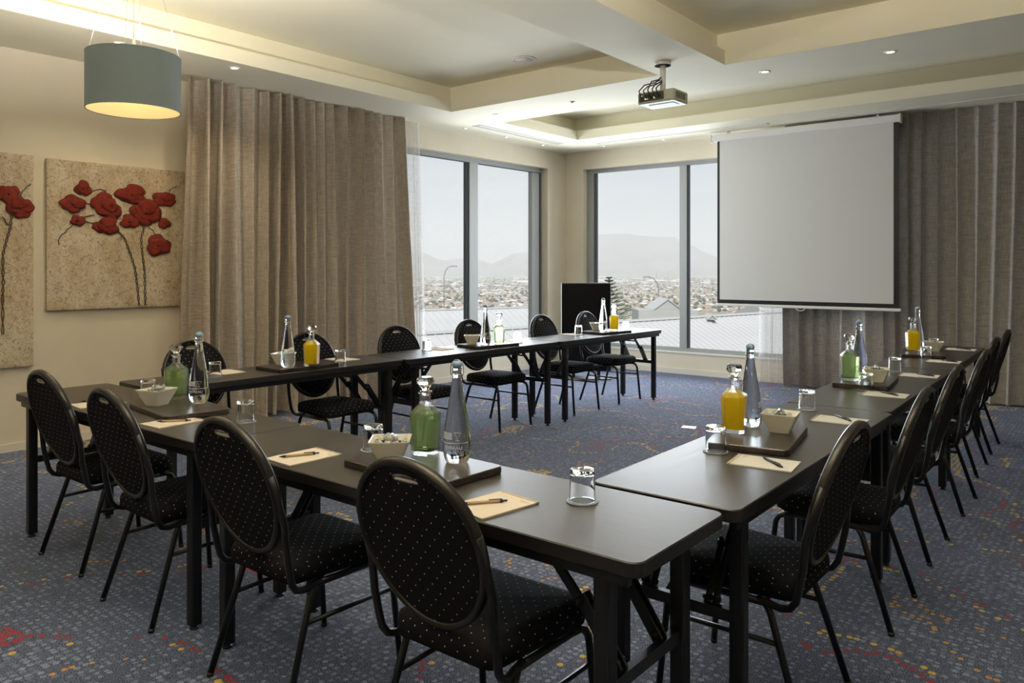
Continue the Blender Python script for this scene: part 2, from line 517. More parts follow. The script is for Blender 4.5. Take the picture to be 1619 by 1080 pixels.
def cloth_mat(name, c0, c1, trans, transparent=0.0):
    m, nt, b = new_mat(name)
    L = nt.links.new
    tc = N(nt, 'ShaderNodeTexCoord'); mp = N(nt, 'ShaderNodeMapping'); mp.inputs['Scale'].default_value = (10, 10, 160)
    L(tc.outputs['Object'], mp.inputs['Vector'])
    mp2 = N(nt, 'ShaderNodeMapping'); mp2.inputs['Scale'].default_value = (260, 260, 14); L(tc.outputs['Object'], mp2.inputs['Vector'])
    n1 = N(nt, 'ShaderNodeTexNoise', Scale=1.0, Detail=4.0); L(mp.outputs[0], n1.inputs['Vector'])
    n2 = N(nt, 'ShaderNodeTexNoise', Scale=1.0, Detail=2.0); L(mp2.outputs[0], n2.inputs['Vector'])
    av = N(nt, 'ShaderNodeMath', operation='ADD'); L(n1.outputs['Fac'], av.inputs[0]); L(n2.outputs['Fac'], av.inputs[1])
    rp = N(nt, 'ShaderNodeMapRange'); rp.inputs['From Min'].default_value = .75; rp.inputs['From Max'].default_value = 1.25; L(av.outputs[0], rp.inputs['Value'])
    mx = N(nt, 'ShaderNodeMixRGB'); mx.inputs['Color1'].default_value = (*c0, 1); mx.inputs['Color2'].default_value = (*c1, 1); L(rp.outputs[0], mx.inputs['Fac'])
    b.inputs['Roughness'].default_value = .9; b.inputs['Specular IOR Level'].default_value = .1
    L(mx.outputs['Color'], b.inputs['Base Color'])
    out = nt.nodes['Material Output'].inputs['Surface']
    tl = N(nt, 'ShaderNodeBsdfTranslucent'); L(mx.outputs['Color'], tl.inputs['Color'])
    ms = N(nt, 'ShaderNodeMixShader'); ms.inputs[0].default_value = trans
    L(b.outputs[0], ms.inputs[1]); L(tl.outputs[0], ms.inputs[2])
    if transparent > 0:
        tr = N(nt, 'ShaderNodeBsdfTransparent')
        m2 = N(nt, 'ShaderNodeMixShader'); m2.inputs[0].default_value = transparent
        L(ms.outputs[0], m2.inputs[1]); L(tr.outputs[0], m2.inputs[2]); L(m2.outputs[0], out)
    else:
        L(ms.outputs[0], out)
    return m
M['linen'] = cloth_mat('linen_curtain', (.41, .355, .295), (.68, .60, .51), .15)
M['linen_grey'] = cloth_mat('grey_linen_curtain', (.32, .30, .28), (.56, .53, .495), .12)
M['sheer'] = cloth_mat('sheer_curtain', (.62, .60, .57), (.82, .80, .77), .5, .55)

def canvas_mat():
    m, nt, b = new_mat('textured_canvas')
    L = nt.links.new
    tc = N(nt, 'ShaderNodeTexCoord')
    mp = N(nt, 'ShaderNodeMapping'); mp.inputs['Scale'].default_value = (1, 1, .55); L(tc.outputs['Object'], mp.inputs['Vector'])
    n1 = N(nt, 'ShaderNodeTexNoise', Scale=5.0, Detail=8.0, Roughness=.7); L(mp.outputs[0], n1.inputs['Vector'])
    n2 = N(nt, 'ShaderNodeTexNoise', Scale=34.0, Detail=6.0, Roughness=.65, Distortion=1.5); L(tc.outputs['Object'], n2.inputs['Vector'])
    r1 = N(nt, 'ShaderNodeValToRGB'); L(n1.outputs['Fac'], r1.inputs['Fac'])
    r1.color_ramp.elements[0].position = .32; r1.color_ramp.elements[1].position = .66
    r1.color_ramp.elements[0].color = (.42, .30, .17, 1); r1.color_ramp.elements[1].color = (.66, .58, .44, 1)
    r2 = N(nt, 'ShaderNodeValToRGB'); L(n2.outputs['Fac'], r2.inputs['Fac'])
    r2.color_ramp.elements[0].position = .36; r2.color_ramp.elements[1].position = .5
    r2.color_ramp.elements[0].color = (.45, .38, .30, 1); r2.color_ramp.elements[1].color = (1, 1, 1, 1)
    mx = N(nt, 'ShaderNodeMixRGB', blend_type='MULTIPLY'); mx.inputs['Fac'].default_value = .8
    L(r1.outputs['Color'], mx.inputs['Color1']); L(r2.outputs['Color'], mx.inputs['Color2']); L(mx.outputs['Color'], b.inputs['Base Color'])
    bp = N(nt, 'ShaderNodeBump', Strength=.9, Distance=.012); L(n2.outputs['Fac'], bp.inputs['Height']); L(bp.outputs['Normal'], b.inputs['Normal'])
    b.inputs['Roughness'].default_value = .7
    return m
M['canvas'] = canvas_mat()

# ------------------------------------------------------------------ room shell
CZ = 3.08            # soffit height
def xf1(x, y, z):    # left wall frame: x = distance into the room, y = along the wall
    return (x - 6.49 + (y - 9.286) * .024, y, z)
def xf2(x, y, z):    # back wall frame: x = along the wall, -y = distance into the room
    return (x, y + 9.286 + .022 * (x + 6.49), z)

b = MB(); b.box(-7.2, 2.8, -3.8, 9.9, -.12, 0)
structure(b.build('floor', M['carpet']), 'dark blue grey carpet with yellow and red dot pattern', 'carpet')

W1A, W1B = 5.05, 8.868      # left window opening along the wall
WZ0, WZ1 = .275, 2.825
b = MB()
b.box(-.22, 0, -3.8, W1A, 0, 3.5); b.box(-.22, 0, W1B, 9.55, 0, 3.5)
b.box(-.22, 0, W1A, W1B, 0, WZ0); b.box(-.22, 0, W1A, W1B, WZ1, 3.5)
structure(b.build('wall_left', M['wall'], xf=xf1), 'cream wall carrying the poppy paintings and left window', 'wall')
W2A, W2B = -6.177, -1.6
b = MB()
b.box(-6.75, W2A, 0, .22, 0, 3.5); b.box(W2B, 2.8, 0, .22, 0, 3.5)
b.box(W2A, W2B, 0, .22, 0, WZ0); b.box(W2A, W2B, 0, .22, WZ1, 3.5)
structure(b.build('wall_back', M['wall'], xf=xf2), 'cream far wall behind the projection screen', 'wall')
b = MB(); b.box(2.6, 2.8, -3.8, 9.9, 0, 3.5)
structure(b.build('wall_right', M['wall']), 'cream side wall behind the viewer', 'wall')
b = MB(); b.box(-7.2, 2.8, -3.8, -3.6, 0, 3.5)
structure(b.build('wall_front', M['wall']), 'cream wall at the viewer end', 'wall')

# ceiling with three coffers
coffers = [(-5.70, -3.21, -2.4, 6.02), (-2.62, -.13, -2.4, 6.05), (-5.66, 1.2, 6.83, 8.38)]
b = MB()
xs = sorted({-7.2, 2.8} | {c[0] for c in coffers} | {c[1] for c in coffers})
ys = sorted({-3.8, 9.9} | {c[2] for c in coffers} | {c[3] for c in coffers})
for i in range(len(xs) - 1):
    for j in range(len(ys) - 1):
        mx_, my_ = (xs[i] + xs[i + 1]) / 2, (ys[j] + ys[j + 1]) / 2
        if any(c[0] < mx_ < c[1] and c[2] < my_ < c[3] for c in coffers): continue
        b.add([(xs[i], ys[j], CZ), (xs[i], ys[j + 1], CZ), (xs[i + 1], ys[j + 1], CZ), (xs[i + 1], ys[j], CZ)], [(0, 1, 2, 3)])
LIP, TOPZ, SET = 3.20, 3.38, .12
def ring_faces(b, r0, z0, r1, z1):
    p = lambda r, z: [(r[0], r[2], z), (r[1], r[2], z), (r[1], r[3], z), (r[0], r[3], z)]
    v = p(r0, z0) + p(r1, z1)
    b.add(v, [(i, 4 + i, 4 + (i + 1) % 4, (i + 1) % 4) for i in range(4)])
for c in coffers:
    big = (c[0] - SET, c[1] + SET, c[2] - SET, c[3] + SET)
    ring_faces(b, c, CZ, c, LIP); ring_faces(b, c, LIP, big, LIP); ring_faces(b, big, LIP, big, TOPZ)
    b.add([(big[0], big[2], TOPZ), (big[0], big[3], TOPZ), (big[1], big[3], TOPZ), (big[1], big[2], TOPZ)], [(0, 1, 2, 3)])
b.box(-7.2, 2.8, -3.8, 9.9, 3.46, 3.56)
structure(b.build('ceiling', M['ceiling']), 'cream ceiling with stepped recessed coffers', 'ceiling')

b = MB(); b.box(0, .016, -3.6, 9.28, 0, .062)
structure(b.build('baseboard_left', M['skirting'], xf=xf1), 'pale skirting board along the left wall', 'baseboard')
b = MB(); b.box(-6.47, 2.6, -.016, 0, 0, .072)
structure(b.build('baseboard_back', M['skirting'], xf=xf2), 'pale skirting board under the far window', 'baseboard')

# windows: frame members, panes and sill are parts
def window(name, label, xf, along, members, panes, sill):
    t = empty(name)
    structure(t, label, 'window')
    for nm, (a0, a1, z0, z1, d0, d1), mt in members:
        b = MB()
        if along == 'y': b.box(-d1, -d0, a0, a1, z0, z1)
        else: b.box(a0, a1, d0, d1, z0, z1)
        b.build(nm, M[mt], t, xf=xf)
    for a0, a1, z0, z1, d in panes:
        b = MB()
        if along == 'y': b.box(-d - .006, -d, a0, a1, z0, z1)
        else: b.box(a0, a1, d, d + .006, z0, z1)
        b.build('pane', M['pane'], t, xf=xf)
    b = MB()
    a0, a1, z0, z1, d0, d1 = sill
    if along == 'y': b.box(-d1, -d0, a0, a1, z0, z1)
    else: b.box(a0, a1, d0, d1, z0, z1)
    b.build('sill', M['white_paint'], t, xf=xf)
    return t
D0, D1 = .10, .17
window('window_1', 'tall aluminium window on the left wall beside the curtain', xf1, 'y',
    [('frame', (W1A, W1B, 2.765, WZ1, D0, D1), 'alu'), ('frame', (W1A, W1B, WZ0, .345, D0, D1), 'alu'),
     ('frame', (8.64, W1B, .345, 2.765, D0, D1), 'alu'), ('frame', (W1A, 5.12, .345, 2.765, D0, D1), 'alu'),
     ('mullion', (7.345, 7.50, .345, 2.765, D0 - .01, D1), 'alu'), ('mullion', (5.98, 6.10, .345, 2.765, D0, D1), 'alu'),
     ('gasket', (7.315, 7.345, .345, 2.765, D0 + .01, D1), 'alu_dark'), ('gasket', (8.80, 8.825, .345, 2.765, D0 - .012, D0), 'alu_dark'),
     ('gasket', (W1A, 8.80, 2.755, 2.765, D0 - .004, D0 + .03), 'alu_dark')],
    [(5.12, 5.98, .345, 2.765, .135), (6.10, 7.315, .345, 2.765, .135), (7.50, 8.64, .345, 2.765, .135)],
    (W1A, W1B, WZ0, WZ0 + .012, -.015, D0))
window('window_2', 'tall aluminium window on the far wall with mountain view', xf2, 'x',
    [('frame', (W2A, W2B, 2.775, WZ1, D0, D1), 'alu'), ('frame', (W2A, W2B, WZ0, .335, D0, D1), 'alu'),
     ('frame', (W2A, -6.06, .335, 2.775, D0, D1), 'alu'), ('frame', (W2B - .09, W2B, .335, 2.775, D0, D1), 'alu'),
     ('mullion', (-4.715, -4.615, .335, 2.775, D0 - .01, D1), 'alu'), ('mullion', (-3.22, -3.12, .335, 2.775, D0, D1), 'alu'),
     ('gasket', (-6.06, -6.035, .335, 2.775, D0 + .01, D1), 'alu_dark'), ('gasket', (-4.615, -4.60, .335, 2.775, D0 + .01, D1), 'alu_dark')],
    [(-6.035, -4.715, .335, 2.775, .135), (-4.60, -3.22, .335, 2.775, .135), (-3.12, W2B - .09, .335, 2.775, .135)],
    (W2A, W2B, WZ0, WZ0 + .012, -.015, D0))

# ------------------------------------------------------------------ curtains
def curtain(name, mat, xf, along, a0, a1, base, amp0, amp1, n, z1, label, seed, flare=(0, 0), z0=.012, cols=None, rows=26):
    rnd = random.Random(seed)
    ph = [rnd.uniform(0, 2 * PI) for _ in range(8)]
    cols = cols or n * 14
    b = MB(); v = []; f = []
    for j in range(rows + 1):
        q = j / rows                     # 0 at the top
        z = z1 + (z0 - z1) * q
        for i in range(cols + 1):
            s = i / cols
            warp = 1.5 * math.sin(2 * PI * 1.7 * s + ph[0]) + .9 * math.sin(2 * PI * 4.3 * s + ph[1])
            drift = q * (1.5 * math.sin(2 * PI * 2.6 * s + ph[2]) + 1.1 * math.sin(2 * PI * 5.1 * s + ph[3]) + .5 * math.sin(3 * q + 9 * s))
            phi = 2 * PI * n * s + warp + drift
            fold = math.sin(phi) + .28 * math.sin(2 * phi + 1.0 + ph[7])
            fold += .35 * q * math.sin(phi * .5 + ph[4]) + .10 * math.sin(2.03 * phi + ph[5])
            amp = amp0 + (amp1 - amp0) * (q ** .8)
            amp *= .72 + .38 * math.sin(2 * PI * 3.1 * s + ph[6])
            off = base + amp * fold + .03 * q
            side = .35 * amp * math.cos(phi + .6)
            a = a0 + (a1 - a0) * s - flare[0] * q * (1 - s) ** 3 + flare[1] * q * s ** 3 + side
            v.append((off, a, z) if along == 'y' else (a, -off, z))
    for j in range(rows):
        for i in range(cols):
            k = j * (cols + 1) + i
            f.append((k, k + 1, k + cols + 2, k + cols + 1))
    b.add(v, f, True)
    o = b.build(name, M[mat], xf=xf)
    tag(o, label, 'curtain')
    return o
curtain('linen_curtain', 'linen', xf1, 'y', 3.44, 5.98, .205, .085, .125, 18, CZ - .002, 'beige linen curtain hanging in deep folds beside the poppy painting', 3, (.10, .06))
curtain('sheer_curtain', 'sheer', xf1, 'y', 6.00, 6.25, .12, .018, .030, 4, CZ - .002, 'sheer white curtain at the edge of the beige curtain', 5, (.0, .10))
curtain('linen_curtain', 'linen_grey', xf2, 'x', -3.24, .9, .165, .066, .088, 25, CZ - .002, 'grey linen curtain hanging behind the projection screen', 11, (.02, 0))
curtain('sheer_curtain', 'sheer', xf2, 'x', -3.52, -3.20, .10, .014, .022, 4, CZ - .002, 'narrow sheer white curtain below the projection screen', 9, (.04, 0))

# ------------------------------------------------------------------ tables
def table_mesh(L, W, root):
    H0, H1 = .703, .74
    b = MB(); b.prism(rounded_rect(-L / 2, L / 2, -W / 2, W / 2, .035, 5), H0, H1, 0, .003, side=1)
    b.build('table_top', [M['table'], M['table_edge']], root)
    b = MB()
    b.box(-L / 2 + .04, L / 2 - .04, -W / 2 + .02, -W / 2 + .04, H0 - .03, H0)
    b.box(-L / 2 + .04, L / 2 - .04, W / 2 - .04, W / 2 - .02, H0 - .03, H0)
    b.build('apron', M['black_metal'], root)
    for sx in (-1, 1):
        X = sx * (L / 2 - .115)
        for sy in (-1, 1):
            b = MB(); Y = sy * (W / 2 - .045)
            b.prism(rounded_rect(X - .022, X + .022, Y - .022, Y + .022, .006, 2), .018, H0, 0)
            lg = b.build('leg', M['black_metal'], root)
            b = MB(); b.lathe([(.012, .006), (.012, .02)], 10, (X, Y, 0)); b.lathe([(.018, 0), (.018, .008)], 12, (X, Y, 0))
            b.build('foot', M['black'], lg)
        b = MB(); b.bar((X, -W / 2 + .05, .40), (X, W / 2 - .05, .40), .022, .034)
        b.build('crossbar', M['black_metal'], root)
        xi = X - sx * .27
        for sy in (-1, 1):
            y1 = sy * (W / 2 - .135)
            b = MB()
            xm, zm = X - sx * .125, .545
            b.bar((xi, y1, H0 - .005), (xm, y1, zm), .010, .026)
            b.bar((xm, y1 + .012 * sy, zm + .025), (X - sx * .012, y1 + .012 * sy, .41), .008, .030)
            b.bar((xm, y1 - .012 * sy, zm + .025), (X - sx * .012, y1 - .012 * sy, .41), .008, .030)
            b.tube([(xm, y1 - .026, zm + .01), (xm, y1 + .026, zm + .01)], .010, 8)
            b.tube([(X - sx * .02, y1 - .026, .425), (X - sx * .02, y1 + .026, .425)], .009, 8)
            b.build('folding_brace', M['black_metal'], root)
        b = MB(); b.bar((X - sx * .20, -W / 2 + .13, .632), (X - sx * .20, W / 2 - .13, .632), .014, .014)
        b.build('brace_tie', M['black_metal'], root)

TW = .475
tables = [  # x, y, rotation, label
    (-3.655, 1.742, 0, 'dark folding table at the corner beside the painted wall'),
    (-1.785, 1.742, 0, 'dark folding table closest to the viewer, with three tray items and notepads'),
    (-1.075, 2.905, 90.4, 'dark folding table that starts the long row towards the screen'),
    (-1.115, 4.715, 91.0, 'middle dark folding table of the row facing the projection screen'),
    (-1.165, 6.525, 91.4, 'end dark folding table beside the grey curtain'),
    (-4.345, 2.935, 88.6, 'dark folding table in front of the beige curtain'),
    (-4.270, 4.745, 88.0, 'middle dark folding table of the window row'),
    (-4.195, 6.555, 88.0, 'end dark folding table of the window row, near the black display'),
]
protoA = protoB = None
TG = 'folding tables set in a U shape'
for i, (x, y, r, lab) in enumerate(tables):
    long_ = i < 2
    pr = protoA if long_ else protoB
    if pr is None:
        t = empty('folding_table', (x, y, 0), math.radians(r))
        table_mesh(1.865 if long_ else 1.80, TW, t)
        tag(t, lab, 'table', TG)
        if long_: protoA = (t, tree_of(t))
        else: protoB = (t, tree_of(t))
    else:
        dup(pr[0], pr[1], (x, y, 0), math.radians(r), lab)

# ------------------------------------------------------------------ chairs
def chair_proto():
    root = empty('banquet_chair')
    # seat: rounded trapezoid pad
    b = MB()
    def outline(k):   # k scales the inset
        pts = []
        w0, w1 = .185, .215      # half width rear, front
        for cx, cy, a0, r in ((w1 - .07, .215 - .07, 0, .07), (-w1 + .07, .215 - .07, PI / 2, .07), (-w0 + .05, -.205 + .05, PI, .05), (w0 - .05, -.205 + .05, 1.5 * PI, .05)):
            for i in range(6):
                a = a0 + PI / 2 * i / 5
                pts.append((cx + (r - k) * math.cos(a) if r > k else cx, cy + (r - k) * math.sin(a) if r > k else cy))
        return pts
    layers = [(.012, .392), (0, .40), (0, .438), (.006, .452), (.022, .462), (.045, .467)]
    v = []; n = 24
    for k, z in layers: v += [(p[0], p[1], z) for p in outline(k)]
    f = [tuple(range(n - 1, -1, -1))]
    for k in range(len(layers) - 1):
        for i in range(n):
            j = (i + 1) % n
            f.append((k * n + i, k * n + j, (k + 1) * n + j, (k + 1) * n + i))
    c0 = len(v); v.append((0, 0, .474))
    for i in range(n): f.append(((len(layers) - 1) * n + i, (len(layers) - 1) * n + (i + 1) % n, c0))
    b.add(v, f, True)
    b.build('seat', M['fabric'], root, uv=True)
    # backrest in its own tilted plane: u across, t up; origin at the oval centre
    cy, cz, tilt = -.268, .700, math.radians(16)
    ct, st = math.cos(tilt), math.sin(tilt)
    def P(u, t, d):    # d = distance behind the plane
        return (u, cy - t * st - d * ct, cz + t * ct - d * st * 1.0)
    def egg(k, i, nn):
        a = 2 * PI * i / nn
        u = math.cos(a); t = math.sin(a)
        w = (.205 + k) * (1.0 + .06 * t)
        h = (.225 + k)
        return (u * w, t * h)
    nn = 44
    hole = [(.050 * math.cos(2 * PI * i / 18), .188 + .0125 * math.sin(2 * PI * i / 18) - 1.9 * (.050 * math.cos(2 * PI * i / 18)) ** 2) for i in range(18)]
    outer = [egg(-.004, i, nn) for i in range(nn)]
    grid = [(gx * .04, gt * .04) for gx in range(-5, 6) for gt in range(-6, 4)]
    def inside(p, k):
        a = math.atan2(p[1] / .225, p[0] / .205); w = (.205 + k) * (1 + .06 * math.sin(a)); h = .225 + k
        return (p[0] / w) ** 2 + (p[1] / h) ** 2 < 1
    grid = [g for g in grid if inside(g, -.03) and not (g[1] > .13 and abs(g[0]) < .09)]
    pts = [Vector(p) for p in outer] + [Vector(p) for p in hole] + [Vector(g) for g in grid]
    edges = [(i, (i + 1) % nn) for i in range(nn)] + [(nn + i, nn + (i + 1) % 18) for i in range(18)]
    res = geometry.delaunay_2d_cdt(pts, edges, [], 1, 1e-6)
    tv, tf = res[0], res[2]
    def in_hole(c): 
        yy = c.y - .188 + 1.9 * c.x ** 2
        return (c.x / .050) ** 2 + (yy / .0125) ** 2 < .98
    tris = []
    for q in tf:
        c = sum((tv[i] for i in q), Vector((0, 0))) / len(q)
        if not in_hole(c): tris.append(tuple(q))
    def bulge(p):
        r2 = min(1, (p.x / .21) ** 2 + (p.y / .23) ** 2)
        h2 = max(0, 1 - r2) * .016
        if p.y > .13 and abs(p.x) < .08: h2 *= max(0, (.15 - p.y) / .02) if p.y < .15 else 0
        return h2
    b = MB()
    nv = len(tv)
    fv = [P(p.x, p.y, -.010 - bulge(p)) for p in tv]; bv = [P(p.x, p.y, .012) for p in tv]
    # orient front triangles towards +y
    fr = []
    for q in tris:
        a, c, d = (Vector(fv[i]) for i in q[:3])
        fr.append(q if (c - a).cross(d - a).y > 0 else q[::-1])
    b.add(fv, fr, True)
    b.add(bv, [q[::-1] for q in fr], False)
    # rims of the pad and of the hand hole
    for ring in (outer, hole):
        m_ = len(ring)
        vv = [P(p[0], p[1], -.010) for p in ring] + [P(p[0], p[1], .012) for p in ring]
        b.add(vv, [(i, (i + 1) % m_, m_ + (i + 1) % m_, m_ + i) for i in range(m_)], True)
    b.build('backrest', M['fabric'], root, uv=True)
    # flattened tube around the oval
    b = MB()
    v = []; f = []
    prof = [(-.005, -.013), (.005, -.016), (.013, -.010), (.016, .004), (.012, .015), (.002, .018), (-.005, .014)]
    npf = len(prof)
    for i in range(nn):
        for k, d in prof:
            e = egg(k, i, nn); v.append(P(e[0], e[1], d))
    for i in range(nn):
        i2 = (i + 1) % nn
        for k in range(npf):
            k2 = (k + 1) % npf
            f.append((i * npf + k, i2 * npf + k, i2 * npf + k2, i * npf + k2))
    b.add(v, f, True)
    bf = b.build('back_frame', M['bronze_metal'], root)
    b = MB(); b.tube([P(p[0], p[1], .004) for p in hole], .0045, 6, closed=True, rz=.009)
    b.build('hand_hole_rim', M['rim_metal'], root)
    for s in (-1, 1):
        # upright from the oval, curling forward under the seat
        b = MB()
        e0 = P(s * .212, -.02, .002); e1 = P(s * .213, -.10, .002)
        path = [P(s * .209, .07, .004), e0, e1, (s * .212, -.235, .52), (s * .210, -.222, .455), (s * .207, -.212, .412), (s * .203, -.195, .388), (s * .198, -.165, .378), (s * .192, -.12, .382), (s * .188, -.09, .386)]
        b.tube(path, .0115, 10)
        b.build('back_upright', M['black_metal'], root)
        # side rail under the seat
        b = MB()
        b.tube([(s * .190, -.13, .380), (s * .192, 0, .380), (s * .195, .13, .380)], .0115, 8)
        b.build('seat_rail', M['black_metal'], root)
        b = MB()
        b.tube([(s * .195, .13, .380), (s * .197, .165, .379), (s * .200, .190, .368), (s * .203, .203, .345), (s * .205, .208, .30), (s * .216, .234, .012)], .0115, 8)
        lg = b.build('leg', M['black_metal'], root)
        b = MB(); b.lathe([(.0125, 0), (.0125, .014)], 10, (s * .2165, .235, 0)); b.build('foot_cap', M['black'], lg)
        b = MB()
        b.tube([(s * .190, -.115, .378), (s * .193, -.132, .350), (s * .218, -.240, .012)], .0115, 8)
        lg = b.build('leg', M['black_metal'], root)
        b = MB(); b.lathe([(.0125, 0), (.0125, .014)], 10, (s * .219, -.242, 0)); b.build('foot_cap', M['black'], lg)
        b = MB(); b.tube([(s * .199, -.158, .268), (s * .207, .211, .268)], .008, 8)
        b.build('stretcher', M['black_metal'], root)
    return root

chairs = [  # x, y, rot, label
    (-3.935, 1.725, 1.0, 'dotted black chair nearest the cream wall, its back to the viewer'),
    (-3.150, 1.675, -1.0, 'dotted black chair second from the cream wall, back to the viewer'),
    (-2.245, 1.645, 0.0, 'dotted black chair between two others, back turned to the viewer'),
    (-1.412, 1.645, 1.0, 'largest dotted black chair in the foreground, back turned to the viewer'),
    (-.985, 2.500, 90, 'dotted black chair at the foreground end of the right row'),
    (-.960, 3.400, 91, 'second dotted black chair of the right row from the foreground'),
    (-.985, 4.270, 90, 'third dotted black chair of the right row from the foreground'),
    (-.985, 5.190, 90, 'third dotted black chair of the right row from the grey curtain'),
    (-1.050, 6.170, 90, 'second dotted black chair of the right row from the grey curtain'),
    (-1.070, 6.980, 90, 'dotted black chair of the right row nearest the grey curtain'),
    (-4.470, 2.600, -90, 'dotted black chair of the window row half hidden behind the green decanter'),
    (-4.375, 3.430, -90, 'dotted black chair of the window row behind the yellow juice decanter'),
    (-4.370, 4.290, -92, 'dotted black chair of the window row by the sheer curtain'),
    (-4.425, 5.245, -90, 'dotted black chair of the window row behind the pale green decanter'),
    (-4.350, 6.255, -90, 'dotted black chair of the window row just left of the black display'),
    (-4.330, 7.040, -90, 'dotted black chair at the window row end, before the black display'),
]
cp = chair_proto()
ctree = tree_of(cp)
CG = 'black dotted banquet chairs around the tables'
tag(cp, chairs[0][3], 'chair', CG)
cp.location = (chairs[0][0], chairs[0][1], 0); cp.rotation_euler.z = math.radians(chairs[0][2])
for x, y, r, lab in chairs[1:]:
    dup(cp, ctree, (x, y, 0), math.radians(r), lab)

# ------------------------------------------------------------------ trays and what stands on them
TT = .7402
tray_spots = [  # x, y, rot, phrase
    (-1.815, 1.775, -2, 'in the foreground'),
    (-3.435, 1.800, -7, 'beside the cream wall'),
    (-1.115, 2.895, 100, 'at the near right row'),
    (-1.185, 4.690, 96, 'at the middle right row'),
    (-1.235, 6.500, 100, 'at the far right row'),
    (-4.295, 3.070, 90, 'before the beige curtain'),
    (-4.235, 4.930, 82, 'at the window row middle'),
    (-4.165, 6.700, 82, 'by the black display'),
]
tray = MB(); tray.prism(rounded_rect(-.235, .235, -.145, .145, .022, 4), 0, .024, 0, .003)
tray0 = tray.build('serving_tray', M['tray'])
tag(tray0, 'x', 'tray', 'dark wooden serving trays')
for i, (x, y, r, ph) in enumerate(tray_spots):
    o = tray0 if i == 0 else tray0.copy()
    if i: COL.objects.link(o)
    o.location = (x, y, TT); o.rotation_euler.z = math.radians(r); o['label'] = 'dark wooden serving tray ' + ph
TZ = TT + .0245

# water bottle
def print_mesh(root):
    """etched marks wrapped round the bottle"""
    cu = bpy.data.curves.new('print', 'FONT'); cu.body = 'VIVREAU'; cu.size = .0165; cu.align_x = 'CENTER'; cu.extrude = .0
    to = bpy.data.objects.new('print', cu); COL.objects.link(to)
    bpy.context.view_layer.update()
    dg = bpy.context.evaluated_depsgraph_get()
    me = to.evaluated_get(dg).to_mesh()
    vs0 = [(p.co.x, p.co.y) for p in me.vertices]; fs0 = [tuple(p.vertices) for p in me.polygons]
    to.evaluated_get(dg).to_mesh_clear()
    bpy.data.objects.remove(to); bpy.data.curves.remove(cu)
    b = MB()
    def wrap(u, z):
        R = brad(z) + .0005
        a = u / .0455 - PI / 2
        return (R * math.cos(a), R * math.sin(a), z)
    b.add([wrap(p[0], .050 + p[1]) for p in vs0], fs0)
    rnd = random.Random(4)
    def dash(u0, u1, z0, z1):
        k = max(1, int((u1 - u0) / .006))
        for q in range(k):
            a, c = u0 + (u1 - u0) * q / k, u0 + (u1 - u0) * (q + 1) / k
            b.add([wrap(a, z0), wrap(c, z0), wrap(c, z1), wrap(a, z1)], [(0, 1, 2, 3)])
    u = -.062
    while u < .055:                                   # thin line of fine print
        l = rnd.uniform(.003, .009); dash(u, u + l, .0685, .0712); u += l + .0016
    for row in range(4):                              # block of fine print beside the emblem
        u = -.05; 
        while u < -.004:
            l = rnd.uniform(.003, .008); dash(u, min(u + l, -.002), .0815 + row * .0058, .0850 + row * .0058); u += l + .0014
    # emblem: a tilted wine glass with a swoosh
    em = [(.004, .104), (.030, .101), (.018, .090), (.016, .081), (.021, .0775), (.010, .0775), (.0135, .081), (.014, .090), (.004, .104)]
    for (a, c), (d, e) in zip(em, em[1:]):
        k = 3
        for q in range(k):
            p0 = (a + (d - a) * q / k, c + (e - c) * q / k); p1 = (a + (d - a) * (q + 1) / k, c + (e - c) * (q + 1) / k)
            b.add([wrap(p0[0], p0[1]), wrap(p1[0], p1[1]), wrap(p1[0] + .0006, p1[1] + .0012), wrap(p0[0] + .0006, p0[1] + .0012)], [(0, 1, 2, 3)])
    for u in (-.012, .0, .0105, .0165):
        pass
    for q in range(4): dash(.024 + q * .004, .0255 + q * .004, .028, .042)
    return b.build('print', M['print_white'], root)
BP = [(.0, .0), (.030, .0), (.036, .003), (.0405, .012), (.0445, .028), (.0462, .045), (.0452, .065), (.0425, .095), (.0385, .128), (.0340, .158), (.0285, .190), (.0232, .222), (.0188, .250), (.0160, .272), (.0150, .282), (.0178, .285), (.0178, .291), (.0150, .294), (.0150, .303), (.0165, .306), (.0165, .310), (.0, .310)]
def brad(z):
    for (r0, z0), (r1, z1) in zip(BP, BP[1:]):
        if z0 <= z <= z1 and z1 > z0: return r0 + (r1 - r0) * (z - z0) / (z1 - z0)
    return .04
def bottle_proto():
    root = empty('water_bottle')
    b = MB(); b.lathe(BP, 32); b.build('bottle_body', M['water_glass'], root)
    b = MB(); b.lathe([(.0, .3105), (.014, .3105), (.0168, .315), (.0172, .322), (.013, .329), (.0, .332)], 24)
    b.build('stopper', M['cap_blue'], root)
    b = MB()
    for s in (-1, 1):
        b.tube([(s * .0185, 0, .284), (s * .0225, 0, .290), (s * .0225, 0, .310), (s * .0195, 0, .322), (s * .008, 0, .3335), (0, 0, .335)], .0014, 6)
    b.tube([(.0185 * math.cos(2 * PI * i / 20), .0185 * math.sin(2 * PI * i / 20), .288) for i in range(20)], .0014, 6, closed=True)
    b.build('wire_clasp', M['steel'], root)
    print_mesh(root)
    return root
bp0 = bottle_proto(); bt = tree_of(bp0)
tag(bp0, 'x', 'bottle', 'swing-top water bottles on the trays')
bottle_spots = [(-1.725, 1.850, 24), (-3.445, 1.905, 40), (-1.195, 3.005, 130), (-1.240, 4.765, 140), (-1.300, 6.640, 150), (-4.215, 2.935, 60), (-4.165, 4.810, 60), (-4.165, 6.630, 60)]
for i, (x, y, r) in enumerate(bottle_spots):
    lab = 'clear swing-top water bottle on the tray ' + tray_spots[i][3]
    if i == 0:
        bp0.location = (x, y, TZ); bp0.rotation_euler.z = math.radians(r); bp0['label'] = lab
    else:
        dup(bp0, bt, (x, y, TZ), math.radians(r), lab)

